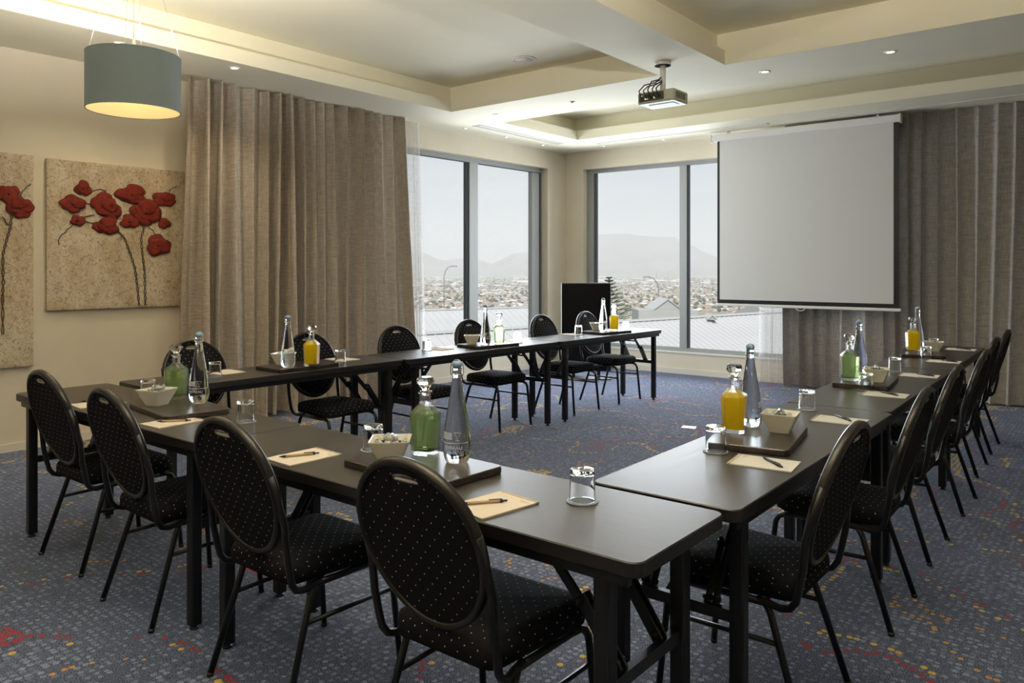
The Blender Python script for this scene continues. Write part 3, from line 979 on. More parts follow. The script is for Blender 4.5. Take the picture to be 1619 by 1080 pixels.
# decanters: faceted shell, liquid, stopper
def oct_ring(w, ch, z):
    h = w
    return [(h, -h + ch, z), (h, h - ch, z), (h - ch, h, z), (-h + ch, h, z), (-h, h - ch, z), (-h, -h + ch, z), (-h + ch, -h, z), (h - ch, -h, z)]
def facet(rings, cap0=True, cap1=True):
    b = MB(); v = []; f = []
    for r in rings: v += r
    for k in range(len(rings) - 1):
        for i in range(8):
            j = (i + 1) % 8
            f.append((k * 8 + i, k * 8 + j, (k + 1) * 8 + j, (k + 1) * 8 + i))
    if cap0: f.append(tuple(range(7, -1, -1)))
    if cap1: f.append(tuple((len(rings) - 1) * 8 + i for i in range(8)))
    b.add(v, f, False)
    return b
def decanter_proto(liquid):
    root = empty('decanter')
    n_ = 24
    def blend(w, ch, z, k):      # morph from the faceted section (k=0) to a round one (k=1)
        o_ = oct_ring(w, ch, z); out = []
        for i in range(n_):
            a = 2 * PI * i / n_
            e0 = o_[i * 8 // n_]; e1 = o_[(i * 8 // n_ + 1) % 8]; u = (i * 8 / n_) % 1
            x, y = e0[0] + (e1[0] - e0[0]) * u, e0[1] + (e1[1] - e0[1]) * u
            r_ = math.hypot(x, y); a_ = math.atan2(y, x)
            q = r_ + (w - r_) * k
            out.append((q * math.cos(a_), q * math.sin(a_), z))
        return out
    T_ = .0028
    outer = [(.040, .016, 0, 0), (.0425, .017, .004, 0), (.0475, .018, .137, 0), (.0455, .018, .143, 0), (.0215, .0117, .170, .6), (.0188, .011, .176, 1), (.0185, .011, .205, 1), (.0235, .013, .2065, 1), (.0235, .013, .2125, 1), (.0185, .011, .214, 1)]
    inner = [(.0155, .009, .2135, 1), (.0152, .009, .176, 1), (.0182, .010, .169, .6), (.0427, .017, .1415, 0), (.0447, .0175, .136, 0), (.0398, .0162, .013, 0), (.036, .015, .0125, 0)]
    b = MB(); v = []; f = []
    for q in outer + inner: v += blend(*q)
    LL = len(outer) + len(inner)
    for k in range(LL - 1):
        for i in range(n_):
            j = (i + 1) % n_
            f.append((k * n_ + i, k * n_ + j, (k + 1) * n_ + j, (k + 1) * n_ + i))
    f.append(tuple(range(n_ - 1, -1, -1))); f.append(tuple((LL - 1) * n_ + i for i in range(n_)))
    b.add(v, f, False)
    b.build('decanter_body', M['soft_glass'], root)
    b = facet([oct_ring(.0365, .014, .0132), oct_ring(.0388, .0158, .0142), oct_ring(.0437, .0172, .1355), oct_ring(.0415, .0165, .1412), oct_ring(.028, .013, .1560)])
    b.build('liquid', M[liquid], root)
    b = facet([oct_ring(.011, .0064, .2155), oct_ring(.013, .0076, .222), oct_ring(.026, .015, .238), oct_ring(.0285, .0165, .247), oct_ring(.0255, .015, .259), oct_ring(.020, .0117, .262)])
    b.lathe([(.0, .196), (.012, .198), (.0135, .216), (.0, .2165)], 14)
    b.build('stopper', M['glass'], root)
    return root
dg0 = decanter_proto('cordial'); tag(dg0, 'x', 'decanter', 'faceted glass decanters on the trays')
dy0 = decanter_proto('juice'); tag(dy0, 'x', 'decanter', 'faceted glass decanters on the trays')
dgt, dyt = tree_of(dg0), tree_of(dy0)
dec = [(-1.890, 1.868, 20, 0), (-3.640, 1.895, 30, 0), (-1.205, 2.870, 12, 1), (-1.250, 4.605, 25, 0), (-1.305, 6.495, 30, 1), (-4.170, 3.085, 35, 1), (-4.140, 4.960, 40, 0), (-4.115, 6.755, 35, 1)]
first = [True, True]
for i, (x, y, r, k) in enumerate(dec):
    lab = ('glass decanter of yellow juice on the tray ' if k else 'glass decanter of green cordial on the tray ') + tray_spots[i][3]
    src, tr_ = (dy0, dyt) if k else (dg0, dgt)
    if first[k]:
        src.location = (x, y, TZ); src.rotation_euler.z = math.radians(r); src['label'] = lab; first[k] = False
    else:
        dup(src, tr_, (x, y, TZ), math.radians(r), lab)

# bowls of mints
def sq(h, z, r=.008):
    return [(p[0], p[1], z) for p in rounded_rect(-h, h, -h, h, r, 2)]
def bowl_mesh():
    b = MB(); v = []
    rings = [sq(.036, 0), sq(.037, .003), sq(.066, .072), sq(.0655, .0745), sq(.062, .0735), sq(.0355, .010)]
    n = len(rings[0])
    for r in rings: v += r
    f = [tuple(range(n - 1, -1, -1))]
    for k in range(len(rings) - 1):
        for i in range(n):
            j = (i + 1) % n
            f.append((k * n + i, k * n + j, (k + 1) * n + j, (k + 1) * n + i))
    f.append(tuple((len(rings) - 1) * n + i for i in range(n)))
    b.add(v, f, False)
    return b
bowl0 = bowl_mesh().build('square_bowl', M['bowl'])
tag(bowl0, 'x', 'bowl', 'square tapered bowls on the trays')
bowls = [(-1.905, 1.722, 42, 12), (-3.530, 1.745, 20, 12), (-1.065, 2.985, 10, 12), (-1.115, 4.640, 12, 11), (-1.180, 6.610, 12, 9), (-4.375, 3.010, 30, 6), (-4.305, 4.800, 40, 7), (-4.285, 6.690, 40, 6)]
def mint_proto():
    root = empty('wrapped_mint')
    b = MB(); b.lathe([(0, -.007), (.008, -.006), (.0105, 0), (.008, .006), (0, .007)], 10); b.build('sweet', M['paper_white'], root)
    b = MB()
    for s in (-1, 1):
        b.lathe([(.002, 0), (.0085, .009), (.0075, .011), (.0012, .0015)], 7, mi=0)
    v = b.v; half = len(v) // 2
    b.v = [((p[2] + .010) if i < half else -(p[2] + .010), p[0], p[1]) for i, p in enumerate(v)]
    b.lathe([(0, -.0085), (.0095, -.0075), (.0125, 0), (.0095, .0075), (0, .0085)], 10)
    b.build('wrapper', M['wrapper'], root)
    return root
mint0 = mint_proto(); mt = tree_of(mint0); mint0['_used'] = 0
tag(mint0, 'x', 'sweet')
rnd = random.Random(21)
for i, (x, y, r, nm) in enumerate(bowls):
    o = bowl0 if i == 0 else bowl0.copy()
    if i: COL.objects.link(o)
    o.location = (x, y, TZ); o.rotation_euler.z = math.radians(r)
    o['label'] = ('white square bowl holding wrapped mints on the tray ' if nm else 'white square bowl on the tray ') + tray_spots[i][3]
    lab = 'wrapped mint in the square bowl on the tray ' + tray_spots[i][3]
    for k in range(nm):
        if k < 7:
            a = 2 * PI * k / 7 + rnd.uniform(-.2, .2); R = .036 if k % 2 else .027; z = .057 + rnd.uniform(0, .006)
        else:
            a = 2 * PI * k / max(1, nm - 7) + .4; R = rnd.uniform(.0, .017); z = .073 + rnd.uniform(0, .007)
        loc = (x + R * math.cos(a), y + R * math.sin(a), TZ + z)
        if not mint0['_used']:
            m_ = mint0; m_['_used'] = 1; m_.location = loc; m_['label'] = lab; m_['group'] = 'mints in the bowl ' + tray_spots[i][3]
        else:
            m_ = dup(mint0, mt, loc, 0, lab, 'mints in the bowl ' + tray_spots[i][3])
        m_.rotation_euler = (rnd.uniform(-.6, .6), rnd.uniform(-.6, .6), rnd.uniform(0, 6))
del mint0['_used']

# tumblers standing upside down on coasters
seat_ph = ['at the seat nearest the cream wall', 'at the second seat from the wall', 'at the third seat from the wall', 'at the foreground corner seat',
           'at the first right row seat', 'at the second right row seat', 'at the third right row seat', 'at the fourth right row seat', 'at the fifth right row seat', 'at the last right row seat',
           'at the window seat behind the green decanter', 'at the window seat before the beige curtain', 'at the window seat by the sheer curtain', 'at the window row middle seat', 'at the window seat left of the display', 'at the last window row seat']
gpos = [(-3.905, 1.885), (-2.965, 1.850), (-2.145, 1.855), (-1.210, 1.816), (-1.165, 2.610), (-1.180, 3.655), (-1.125, 4.455), (-1.175, 5.335), (-1.165, 6.235), (-1.250, 6.985),
        (-4.335, 2.500), (-4.300, 3.420), (-4.400, 4.365), (-4.235, 5.330), (-4.290, 6.370), (-4.170, 7.080)]
def tumbler():
    prof = [(.0375, .0003), (.0374, .002), (.0352, .080), (.0350, .0845), (.0340, .0882), (.0322, .0897), (.0300, .0900), (.0, .0900), (.0, .0780), (.0290, .0780), (.0308, .0774), (.0322, .0756), (.0327, .0730), (.0329, .0700), (.0352, .004), (.0358, .0003)]
    b = MB(); b.lathe(prof, 28, close=False)
    # close the rim
    n = 28
    b.f = b.f[:-2] if len(b.f[-1]) > 4 else b.f
    b.s = b.s[:len(b.f)]; b.m = b.m[:len(b.f)]
    L = len(prof)
    for i in range(n):
        j = (i + 1) % n
        b.f.append(((L - 1) * n + i, (L - 1) * n + j, j, i)); b.s.append(True); b.m.append(0)
    return b
t0 = tumbler().build('glass_tumbler', M['glass']); tag(t0, 'x', 'glass', 'upturned glass tumblers')
b = MB(); b.lathe([(.0455, 0), (.0455, .0025)], 28, smooth=False); c0 = b.build('coaster', M['coaster']); tag(c0, 'x', 'coaster', 'round coasters under the tumblers')
for i, (x, y) in enumerate(gpos):
    o = t0 if i == 0 else t0.copy(); c = c0 if i == 0 else c0.copy()
    if i: COL.objects.link(o); COL.objects.link(c)
    c.location = (x, y, TT); c['label'] = 'round dark coaster under the tumbler ' + seat_ph[i]
    o.location = (x, y, TT + .0027); o['label'] = 'upturned clear glass tumbler on a coaster ' + seat_ph[i]

# notepads and pens
pads = [(-3.900, 1.640, -4, 0), (-3.190, 1.645, 3, 0), (-2.252, 1.632, -2, 0), (-1.385, 1.632, -8, 0),
        (-.968, 2.555, 97, 1), (-.985, 3.475, 94, 1), (-1.000, 4.330, 94, 1), (-1.015, 5.230, 93, 1), (-1.035, 6.120, 92, 1), (-1.080, 7.120, 92, 1),
        (-4.470, 2.655, 90, 0), (-4.440, 3.550, 90, 0), (-4.400, 4.500, 90, 0), (-4.370, 5.350, 90, 0), (-4.330, 6.300, 90, 0), (-4.290, 7.130, 90, 0)]
b = MB(); b.box(-.076, .076, -.105, .105, 0, .005)
def pad_proto(mat):
    root = empty('notepad')
    b = MB(); b.box(-.076, .076, -.105, .105, 0, .004); b.build('pages', mat, root)
    b = MB(); b.box(-.0762, .0762, .094, .1054, .0005, .0046); b.build('glued_edge', M['print_grey'], root)
    b = MB()
    for k in range(5): b.box(.030 + k * .008, .036 + k * .008, .076, .079, .0041, .0043)
    for k in range(3): b.box(.040 + k * .009, .047 + k * .009, .069, .071, .0041, .0043)
    b.build('print', M['print_grey'], root)
    return root
pk = pad_proto(M['paper']); pw = pad_proto(M['paper_white'])
tag(pk, 'x', 'notepad', 'notepads laid at each seat'); tag(pw, 'x', 'notepad', 'notepads laid at each seat')
pkt, pwt = tree_of(pk), tree_of(pw)
def pen_proto(barrel):
    root = empty('ballpoint_pen')
    b = MB(); b.lathe([(.0045, -.052), (.0045, .045)], 10); b.build('barrel', barrel, root)
    b = MB(); b.lathe([(.0008, -.072), (.0035, -.060), (.0046, -.052), (.0046, -.050)], 10); b.build('tip', M['black'], root)
    b = MB(); b.lathe([(.0046, .043), (.0046, .052), (.0028, .0525), (.0028, .064), (.0020, .065)], 10); b.box(-.0015, .0015, .0045, .0065, .012, .05); b.build('clip_end', M['black'], root)
    return root
nk = pen_proto(M['kraft']); nb = pen_proto(M['black'])
tag(nk, 'x', 'pen', 'ballpoint pens on the notepads'); tag(nb, 'x', 'pen', 'ballpoint pens on the notepads')
nkt, nbt = tree_of(nk), tree_of(nb)
pen_at = {0: (-3.96, 1.66, -36), 1: (-3.178, 1.648, -40), 2: (-2.258, 1.622, -27), 3: (-1.402, 1.616, -37), 4: (-.938, 2.555, 48), 5: (-.978, 3.505, 45), 6: (-.983, 4.343, 52), 7: (-.985, 5.245, 60), 8: (-1.00, 6.13, 62), 9: (-1.06, 7.12, 62)}
usedp = [False, False]; usedn = [False, False]
for i, (x, y, r, k) in enumerate(pads):
    lab = ('pale notepad ' if k else 'cream notepad ') + seat_ph[i]
    src, tr_ = (pw, pwt) if k else (pk, pkt)
    if not usedp[k]:
        src.location = (x, y, TT); src.rotation_euler.z = math.radians(r); src['label'] = lab; usedp[k] = True
    else: dup(src, tr_, (x, y, TT), math.radians(r), lab)
    if i in pen_at:
        px, py, pr = pen_at[i]
        kk = 0 if i < 4 else 1
        src, tr_ = (nb, nbt) if kk else (nk, nkt)
        lab = ('slim black ballpoint pen on the notepad ' if kk else 'kraft ballpoint pen on the notepad ') + seat_ph[i]
        if not usedn[kk]: o = src; usedn[kk] = True; o['label'] = lab
        else: o = dup(src, tr_, (0, 0, 0), 0, lab)
        o.location = (px, py, TT + .0092)
        o.rotation_euler = (PI / 2, 0, math.radians(pr + (180 if kk == 0 else 0)))

# ------------------------------------------------------------------ projection screen
t = empty('projection_screen', (-2.995, 9.0, .93), 0, True)
tag(t, 'white pull-down projection screen with black border', 'screen')
SY = 9.0
b = MB(); b.box(-4.065, -1.925, SY - .045, SY + .045, 2.965, 3.045, 0, .008); b.build('housing', M['white'], t)
for x in (-4.072, -1.932):
    b = MB(); b.box(x, x + .014, SY - .05, SY + .05, 2.955, 3.05); b.build('end_cap', M['white_paint'], t)
b = MB(); b.box(-3.965, -1.995, SY - .003, SY + .003, 1.015, 2.97); b.build('fabric', M['screen'], t)
b = MB()
b.box(-3.995, -3.965, SY - .0032, SY + .003, .965, 2.97); b.box(-1.995, -1.945, SY - .0032, SY + .003, .965, 2.97); b.box(-3.965, -1.995, SY - .0032, SY + .003, .965, 1.015)
b.build('black_border', M['black'], t)
b = MB(); b.box(-4.015, -1.920, SY - .016, SY + .016, .935, .968, 0, .006); b.build('bottom_bar', M['white'], t)
b = MB(); b.tube([(-2.98 + .05 * math.cos(a), SY - .005, .935 + .028 * -math.sin(a)) for a in [PI * i / 10 for i in range(11)]], .005, 6)
b.build('pull_handle', M['white'], t)
for x in (-3.85, -2.15):
    b = MB(); b.box(x - .015, x + .015, SY - .02, SY + .02, 3.044, CZ - .001); b.build('ceiling_bracket', M['steel'], t)

# ------------------------------------------------------------------ black display in the corner
t = empty('display_panel', (-5.42, 8.22, 0), math.radians(38.9))
tag(t, 'tall black display panel standing on the floor in the window corner', 'display')
b = MB(); b.box(-.315, .315, -.022, .022, .085, 1.21, 0, .004); b.build('casing', M['black'], t)
b = MB(); b.box(-.300, .300, -.0245, -.0215, .10, 1.195); b.build('screen_glass', M['black_gloss'], t)
b = MB(); b.box(-.318, .318, -.019, .019, 1.2085, 1.2135); b.build('top_trim', M['alu'], t)
b = MB(); b.box(-.30, .30, -.20, .14, 0.001, .014, 0, .004); b.build('base_plate', M['black'], t)
for s in (-.16, .16):
    b = MB(); b.box(s - .02, s + .02, -.012, .018, .012, .09); b.build('support', M['black'], t)

# ------------------------------------------------------------------ projector
PX, PY = -2.985, 5.66
t = empty('projector', (PX, PY, 2.735), 0)
tag(t, 'ceiling mounted projector with tangled black cables', 'projector')
b = MB(); b.lathe([(.062, .318), (.066, .322), (.066, .343), (.0, .344)], 28); b.lathe([(.0, .318), (.0661, .318)], 28); b.build('ceiling_plate', M['white'], t)
b = MB(); b.lathe([(.024, .10), (.024, .32)], 18); b.build('pole', M['white'], t)
b = MB(); b.box(-.09, .09, -.06, .06, .093, .104); b.build('mount_bracket', M['steel'], t)
b = MB(); b.prism(rounded_rect(-.165, .165, -.125, .125, .018, 3), 0, .095, 0, .008); body = b.build('casing', M['proj_body'], t)
b = MB(); b.box(-.148, .075, -.1275, -.1225, .016, .082); pnl = b.build('port_panel', M['proj_dark'], t)
for k, (x0, x1, z0, z1) in enumerate([(-.135, -.105, .03, .045), (-.095, -.065, .03, .045), (-.05, -.03, .03, .05), (-.015, .005, .03, .05), (.02, .05, .03, .05), (-.13, -.10, .058, .07), (-.085, -.04, .058, .07)]):
    b = MB(); b.box(x0, x1, -.131, -.127, z0, z1); b.build('socket', M['steel'] if k % 2 else M['black'], pnl)
for k in range(6):
    b = MB(); b.box(.1635, .1665, -.09 + k * .028, -.075 + k * .028, .025, .075); b.build('vent_slot', M['proj_dark'], t)
b = MB(); b.lathe([(.034, 0), (.038, .03), (.030, .032), (.0, .03)], 20)
b.v = [(.07 + p[0], .123 + p[2], .048 + p[1]) for p in b.v]; b.build('lens', M['black_gloss'], t)
b = MB(); b.box(-.10, .12, -.05, .05, -.004, .001); b.build('base_label', M['alu'], t)
for (x0, x1, zt) in ((-.12, -.035, .17), (-.08, -.02, .155), (-.04, 0.0, .19), (.0, .012, .165), (.035, .018, .15)):
    b = MB()
    b.tube([(x0, -.128, .04), (x0 + .004, -.150, .05), (x0 - .01, -.160, .10), (x0 * .8, -.13, zt - .02), (x1, -.075, zt), (x1 * .6, -.04, zt + .02), (x1 * .3, -.027, zt + .03)], .0055, 7)
    b.build('cable', M['black'], t)

# ------------------------------------------------------------------ pendant lamp
PZ = 2.305
def pendant(x, y, label, watts):
    t = empty('pendant_lamp', (x, y, PZ), 0)
    tag(t, label, 'lamp', 'grey drum pendant lamps')
    R0, HS = .250, .315
    n = 48
    b = MB(); b.lathe([(R0, 0), (R0, HS)], n); b.f = b.f[:n]; b.s = b.s[:n]; b.m = b.m[:n]
    sh = b.build('lamp_shade', M['shade_out'], t)
    b = MB(); b.lathe([(R0 - .004, 0), (R0 - .004, HS)], n); b.f = [q[::-1] for q in b.f[:n]]; b.s = b.s[:n]; b.m = b.m[:n]
    b.build('lining', M['shade_in'], sh)
    for z in (0, HS):
        b = MB(); b.tube([((R0 - .002) * math.cos(2 * PI * i / 40), (R0 - .002) * math.sin(2 * PI * i / 40), z) for i in range(40)], .0035, 6, closed=True)
        b.build('rim', M['shade_out'], sh)
    b = MB()
    for k in range(3):
        a = k * 2 * PI / 3 + .5; b.tube([(.02 * math.cos(a), .02 * math.sin(a), HS - .015), ((R0 - .004) * math.cos(a), (R0 - .004) * math.sin(a), HS - .015)], .003, 6)
    b.build('spider', M['steel'], t)
    b = MB(); b.lathe([(.018, .175), (.022, .18), (.022, .205), (.010, .215), (.010, HS + .09), (.004, HS + .10), (.003, TOPZ - PZ - .03)], 14); b.build('lamp_holder', M['white'], t)
    b = MB(); b.lathe([(.0, .060), (.018, .064), (.030, .08), (.034, .10), (.030, .125), (.018, .155), (.014, .176), (.0, .177)], 20); b.build('bulb', M['bulb'], t)
    b = MB()
    b.lathe([(.055, TOPZ - PZ - .03), (.06, TOPZ - PZ - .022), (.06, TOPZ - PZ - .001), (.0, TOPZ - PZ - .0005)], 24); b.build('canopy', M['white'], t)
    for k in range(4):
        a = k * PI / 2 + .95
        b = MB(); b.tube([((R0 - .006) * math.cos(a), (R0 - .006) * math.sin(a), HS), (.05 * math.cos(a), .05 * math.sin(a), TOPZ - PZ - .02)], .0013, 5)
        b.build('wire', M['steel'], t)
    b = MB(); b.lathe([(.0, .222), (.17, .222), (.175, .227), (0, .229)], 32); b.build('added_baffle', M['white'], t)  # hidden baffle added to keep the light off the floor
    lp = add_light('pendant_light', 'POINT', (0, 0, .285), watts, (1.0, .94, .84), shadow_soft_size=.045)
    lp.parent = t
pendant(-4.47, 2.075, 'grey drum pendant lamp hanging on thin wires near the paintings', 125)
pendant(-1.375, 1.55, 'added unseen grey drum pendant lamp overhead, brightening the coffers', 460)  # unseen lamp added to brighten the ceiling
pendant(-4.47, -1.0, 'added unseen grey drum pendant lamp behind the viewer, nearer the painted wall', 80)  # another lamp added out of view for ceiling and wall light
pendant(-1.375, -1.4, 'added unseen grey drum pendant lamp right behind the viewer', 100)  # added lamp, never in view, for more light on the ceiling



# ------------------------------------------------------------------ ceiling fittings
def downlight(x, y, r, label, lit, power, z=CZ):
    t = empty('downlight', (x, y, z))
    tag(t, label, 'downlight', 'small recessed ceiling downlights')
    b = MB(); b.lathe([(r, -.001), (r * .98, -.006), (r * .70, -.007), (r * .66, -.002)], 24); b.f = b.f[:24 * 3]; b.s = b.s[:72]; b.m = b.m[:72]
    b.build('trim_ring', M['white'] if lit else M['steel'], t)
    b = MB(); b.lathe([(0, -.0035), (r * .66, -.0035), (r * .66, -.001), (0, -.001)], 20); b.build('bulb', M['spot_bulb'] if lit else M['slot'], t)
    if power:
        l = add_light('downlight_beam', 'SPOT', (0, 0, -.02), power, (1.0, .80, .56), spot_size=math.radians(125), spot_blend=.8, shadow_soft_size=.04)
        l.parent = t
downlight(-5.855, 3.552, .045, 'lit downlight above the beige curtain', True, 24)
downlight(-5.885, 2.620, .045, 'lit downlight behind the drum lamp', True, 24)
downlight(-4.398, 6.420, .030, 'small downlight between the coffer and the projector', False, 0)
downlight(-5.418, 6.425, .035, 'small lit downlight at the coffer corner', True, 5)
downlight(-6.225, 6.830, .030, 'small downlight above the left window, nearest the curtain', True, 2)
downlight(-6.235, 7.612, .030, 'small downlight above the left window beside the vent', True, 2)
downlight(-6.245, 8.414, .030, 'small downlight above the left window near the corner', True, 2)
downlight(-1.460, 6.480, .045, 'lit downlight farther right above the screen', True, 24)
downlight(-2.442, 6.463, .045, 'lit downlight just right of the projector', True, 24)
downlight(-4.766, 9.060, .028, 'small downlight above the far window by the screen', True, 2)
downlight(-5.656, 9.020, .028, 'small downlight above the far window near the corner', True, 2)
for x, y, w_ in [(.25, 5.0, 'beyond the right edge, nearest the curtain'), (.25, 3.0, 'beyond the right edge, above the chairs'), (.25, 1.0, 'overhead to the right of the viewer'), (-2.92, .2, 'overhead to the left of the viewer'), (-5.86, .6, 'beyond the left edge by the paintings')]:  # downlights added out of view to help light the room
    downlight(x, y, .045, 'added unseen recessed downlight ' + w_, True, 3)

t = empty('ceiling_speaker', (-4.485, 5.74, TOPZ), 0)
tag(t, 'round white speaker grille in the ceiling coffer', 'speaker')
b = MB(); b.lathe([(.0, -.006), (.098, -.006), (.098, -.001), (0, -.001)], 36); b.build('grille', M['skirting'], t)
b = MB(); b.lathe([(.098, -.001), (.099, -.010), (.116, -.008), (.118, -.001)], 36); b.f = b.f[:108]; b.s = b.s[:108]; b.m = b.m[:108]; b.build('rim', M['white'], t)

def linear_vent(x0, x1, y0, y1, label):
    t = empty('air_vent', ((x0 + x1) / 2, (y0 + y1) / 2, CZ)); tag(t, label, 'vent', 'slot vents in the ceiling')
    lx, ly = (x1 - x0) / 2, (y1 - y0) / 2
    b = MB(); b.box(-lx, lx, -ly, ly, -.004, -.001); b.build('slot', M['slot'], t)
    w = .012
    horiz = lx > ly
    S_ = ly if horiz else lx
    for k in range(4):
        p = -S_ + (2 * S_) * k / 3
        b = MB()
        hw = w / 2 if 0 < k < 3 else w
        if horiz: b.box(-lx - .01, lx + .01, p - hw, p + hw, -.010, -.001)
        else: b.box(p - hw, p + hw, -ly - .01, ly + .01, -.010, -.001)
        b.build('slat', M['white_paint'], t)
linear_vent(-6.055, -5.955, 6.78, 8.46, 'slot air vent in the ceiling above the left window')
linear_vent(-5.60, -3.30, 8.77, 8.84, 'slot air vent in the ceiling above the far window')
linear_vent(-2.75, -.20, 8.86, 8.94, 'slot air vent in the ceiling above the grey curtain')

# ------------------------------------------------------------------ paintings
def painting(y0, y1, z0, z1, label, flowers, stems, seed):
    t = empty('poppy_painting', (xf1(0, (y0 + y1) / 2, 0)[0], (y0 + y1) / 2, z0), 0, True)
    tag(t, label, 'painting')
    b = MB()
    nx = int((y1 - y0) / .018); nz = int((z1 - z0) / .018)
    v = []; f = []
    for j in range(nz + 1):
        for i in range(nx + 1):
            y = y0 + (y1 - y0) * i / nx; z = z0 + (z1 - z0) * j / nz
            e = min(i, nx - i, j, nz - j)
            h = .042 + (0 if e == 0 else .004 * noise.noise(Vector((y * 28, z * 28, seed))) + .0025 * noise.noise(Vector((y * 70, z * 70, seed))))
            v.append((h - (.004 if e == 0 else 0), y, z))
    for j in range(nz):
        for i in range(nx):
            k = j * (nx + 1) + i
            f.append((k, k + 1, k + nx + 2, k + nx + 1))
    b.add(v, f, True); b.box(.004, .036, y0, y1, z0, z1)
    b.build('canvas', M['canvas'], t, xf=xf1)
    rnd = random.Random(seed)
    for (cy, cz, ry, rz) in flowers:
        ry *= 1.2; rz *= 1.2
        fl_parent = None
        pet = rnd.choice([3, 4])
        a0 = rnd.uniform(0, 6.28)
        blobs = [(cy, cz, ry * .72, rz * .72, .050)]
        for k in range(pet):
            a = a0 + 2 * PI * k / pet
            blobs.append((cy + ry * .40 * math.cos(a), cz + rz * .40 * math.sin(a), ry * .62, rz * .60, .047 + .002 * k))
        for k, (py, pz, pry, prz, h) in enumerate(blobs):
            nseg = 22
            ph = [rnd.uniform(0, 6.28) for _ in range(3)]
            def rim(s, hh):
                out = []
                for i in range(nseg):
                    a = 2 * PI * i / nseg
                    q = 1 + .07 * math.sin(3 * a + ph[0]) + .05 * math.sin(5 * a + ph[1])
                    out.append((hh, py + pry * s * q * math.cos(a), pz + prz * s * q * math.sin(a)))
                return out
            b = MB()
            v = [(h + .004, py, pz)] + rim(.55, h + .004) + rim(.93, h + .002) + rim(.96, .040)
            f = [(0, 1 + i, 1 + (i + 1) % nseg) for i in range(nseg)]
            for L_ in range(2):
                o_ = 1 + L_ * nseg
                f += [(o_ + i, o_ + nseg + i, o_ + nseg + (i + 1) % nseg, o_ + (i + 1) % nseg) for i in range(nseg)]
            b.add(v, f, True)
            pt = b.build('petal', M['petal'], t, xf=xf1)
            b = MB(); b.tube([(p[0] - .001, p[1], p[2]) for p in rim(.975, h + .0005)], .0022, 5, closed=True)
            b.build('petal_outline', M['petal_line'], pt, xf=lambda x, y, z: (xf1(x, y, z)[0] - t.location.x, y - t.location.y, z - t.location.z))
        b = MB(); b.lathe([(0, -.003), (.010, -.001), (.008, .003), (0, .004)], 9)
        b.v = [(.056 + p[2], cy + p[0], cz + p[1]) for p in b.v]
        b.build('flower_heart', M['petal_line'], t, xf=xf1)
    for s in stems:
        P_ = []
        for (p, q) in zip(s, s[1:]):
            for k in range(8):
                u = k / 8
                P_.append((p[0] + (q[0] - p[0]) * u, p[1] + (q[1] - p[1]) * u))
        P_.append(s[-1])
        twist = 2 if abs(s[0][1] - s[-1][1]) > .3 else 1
        for w in range(twist):
            path = [(.047, p[0] + .008 * math.sin(i * .9 + w * PI) * (1 if twist > 1 else .5), p[1]) for i, p in enumerate(P_)]
            b = MB(); b.tube(path, .0033, 6)
            b.build('stem', M['stem'], t, xf=xf1)
    return t
painting(2.398, 3.60, 1.066, 2.262, 'square canvas of red poppies on cream texture beside the curtain',
    [(2.658, 2.045, .058, .056), (2.582, 1.916, .083, .062), (2.815, 1.928, .085, .086), (2.882, 1.872, .065, .073), (2.619, 1.784, .051, .038), (2.839, 1.746, .092, .065), (3.044, 2.023, .117, .078), (3.163, 1.879, .115, .101), (3.023, 1.794, .068, .055), (3.319, 2.002, .092, .058), (3.321, 1.792, .05, .042), (3.268, 1.597, .095, .086)],
    [[(2.934, 1.706), (2.987, 1.649), (3.032, 1.521), (3.071, 1.392), (3.09, 1.244), (3.104, 1.078)], [(3.15, 1.775), (3.122, 1.653), (3.132, 1.523), (3.15, 1.374), (3.154, 1.224), (3.157, 1.078)], [(2.713, 2.022), (2.788, 2.051), (2.831, 2.037), (2.843, 2.005)], [(2.663, 1.925), (2.704, 1.924), (2.738, 1.894)], [(2.671, 1.781), (2.721, 1.769), (2.763, 1.771)], [(2.582, 1.751), (2.526, 1.688), (2.482, 1.643), (2.476, 1.582)], [(3.163, 1.77), (3.215, 1.731), (3.256, 1.676)], [(3.168, 1.795), (3.215, 1.825), (3.281, 1.819)], [(3.357, 2.052), (3.377, 2.092), (3.426, 2.124)], [(2.668, 1.816), (2.704, 1.827), (2.738, 1.837)]], 1)
painting(1.62, 2.303, .645, 2.273, 'tall narrow canvas of red poppies cut off by the picture edge',
    [(2.134, 1.962, .065, .066), (2.209, 1.863, .082, .074), (2.05, 1.946, .042, .049), (1.85, 2.02, .09, .07)],
    [[(2.155, 1.807), (2.145, 1.707), (2.119, 1.607), (2.095, 1.50), (2.098, 1.311), (2.094, 1.18), (2.095, .90)], [(2.206, 1.942), (2.228, 1.994), (2.28, 2.052)], [(2.091, 1.787), (2.134, 1.723)]], 2)

# ------------------------------------------------------------------ small card on the carpet
b = MB(); b.box(-.06, .06, -.05, .05, .0008, .004); o = b.build('floor_card', M['white'], loc=(-3.03, 6.23, 0), rz=.3)
tag(o, 'small white card lying on the carpet between the tables', 'card')

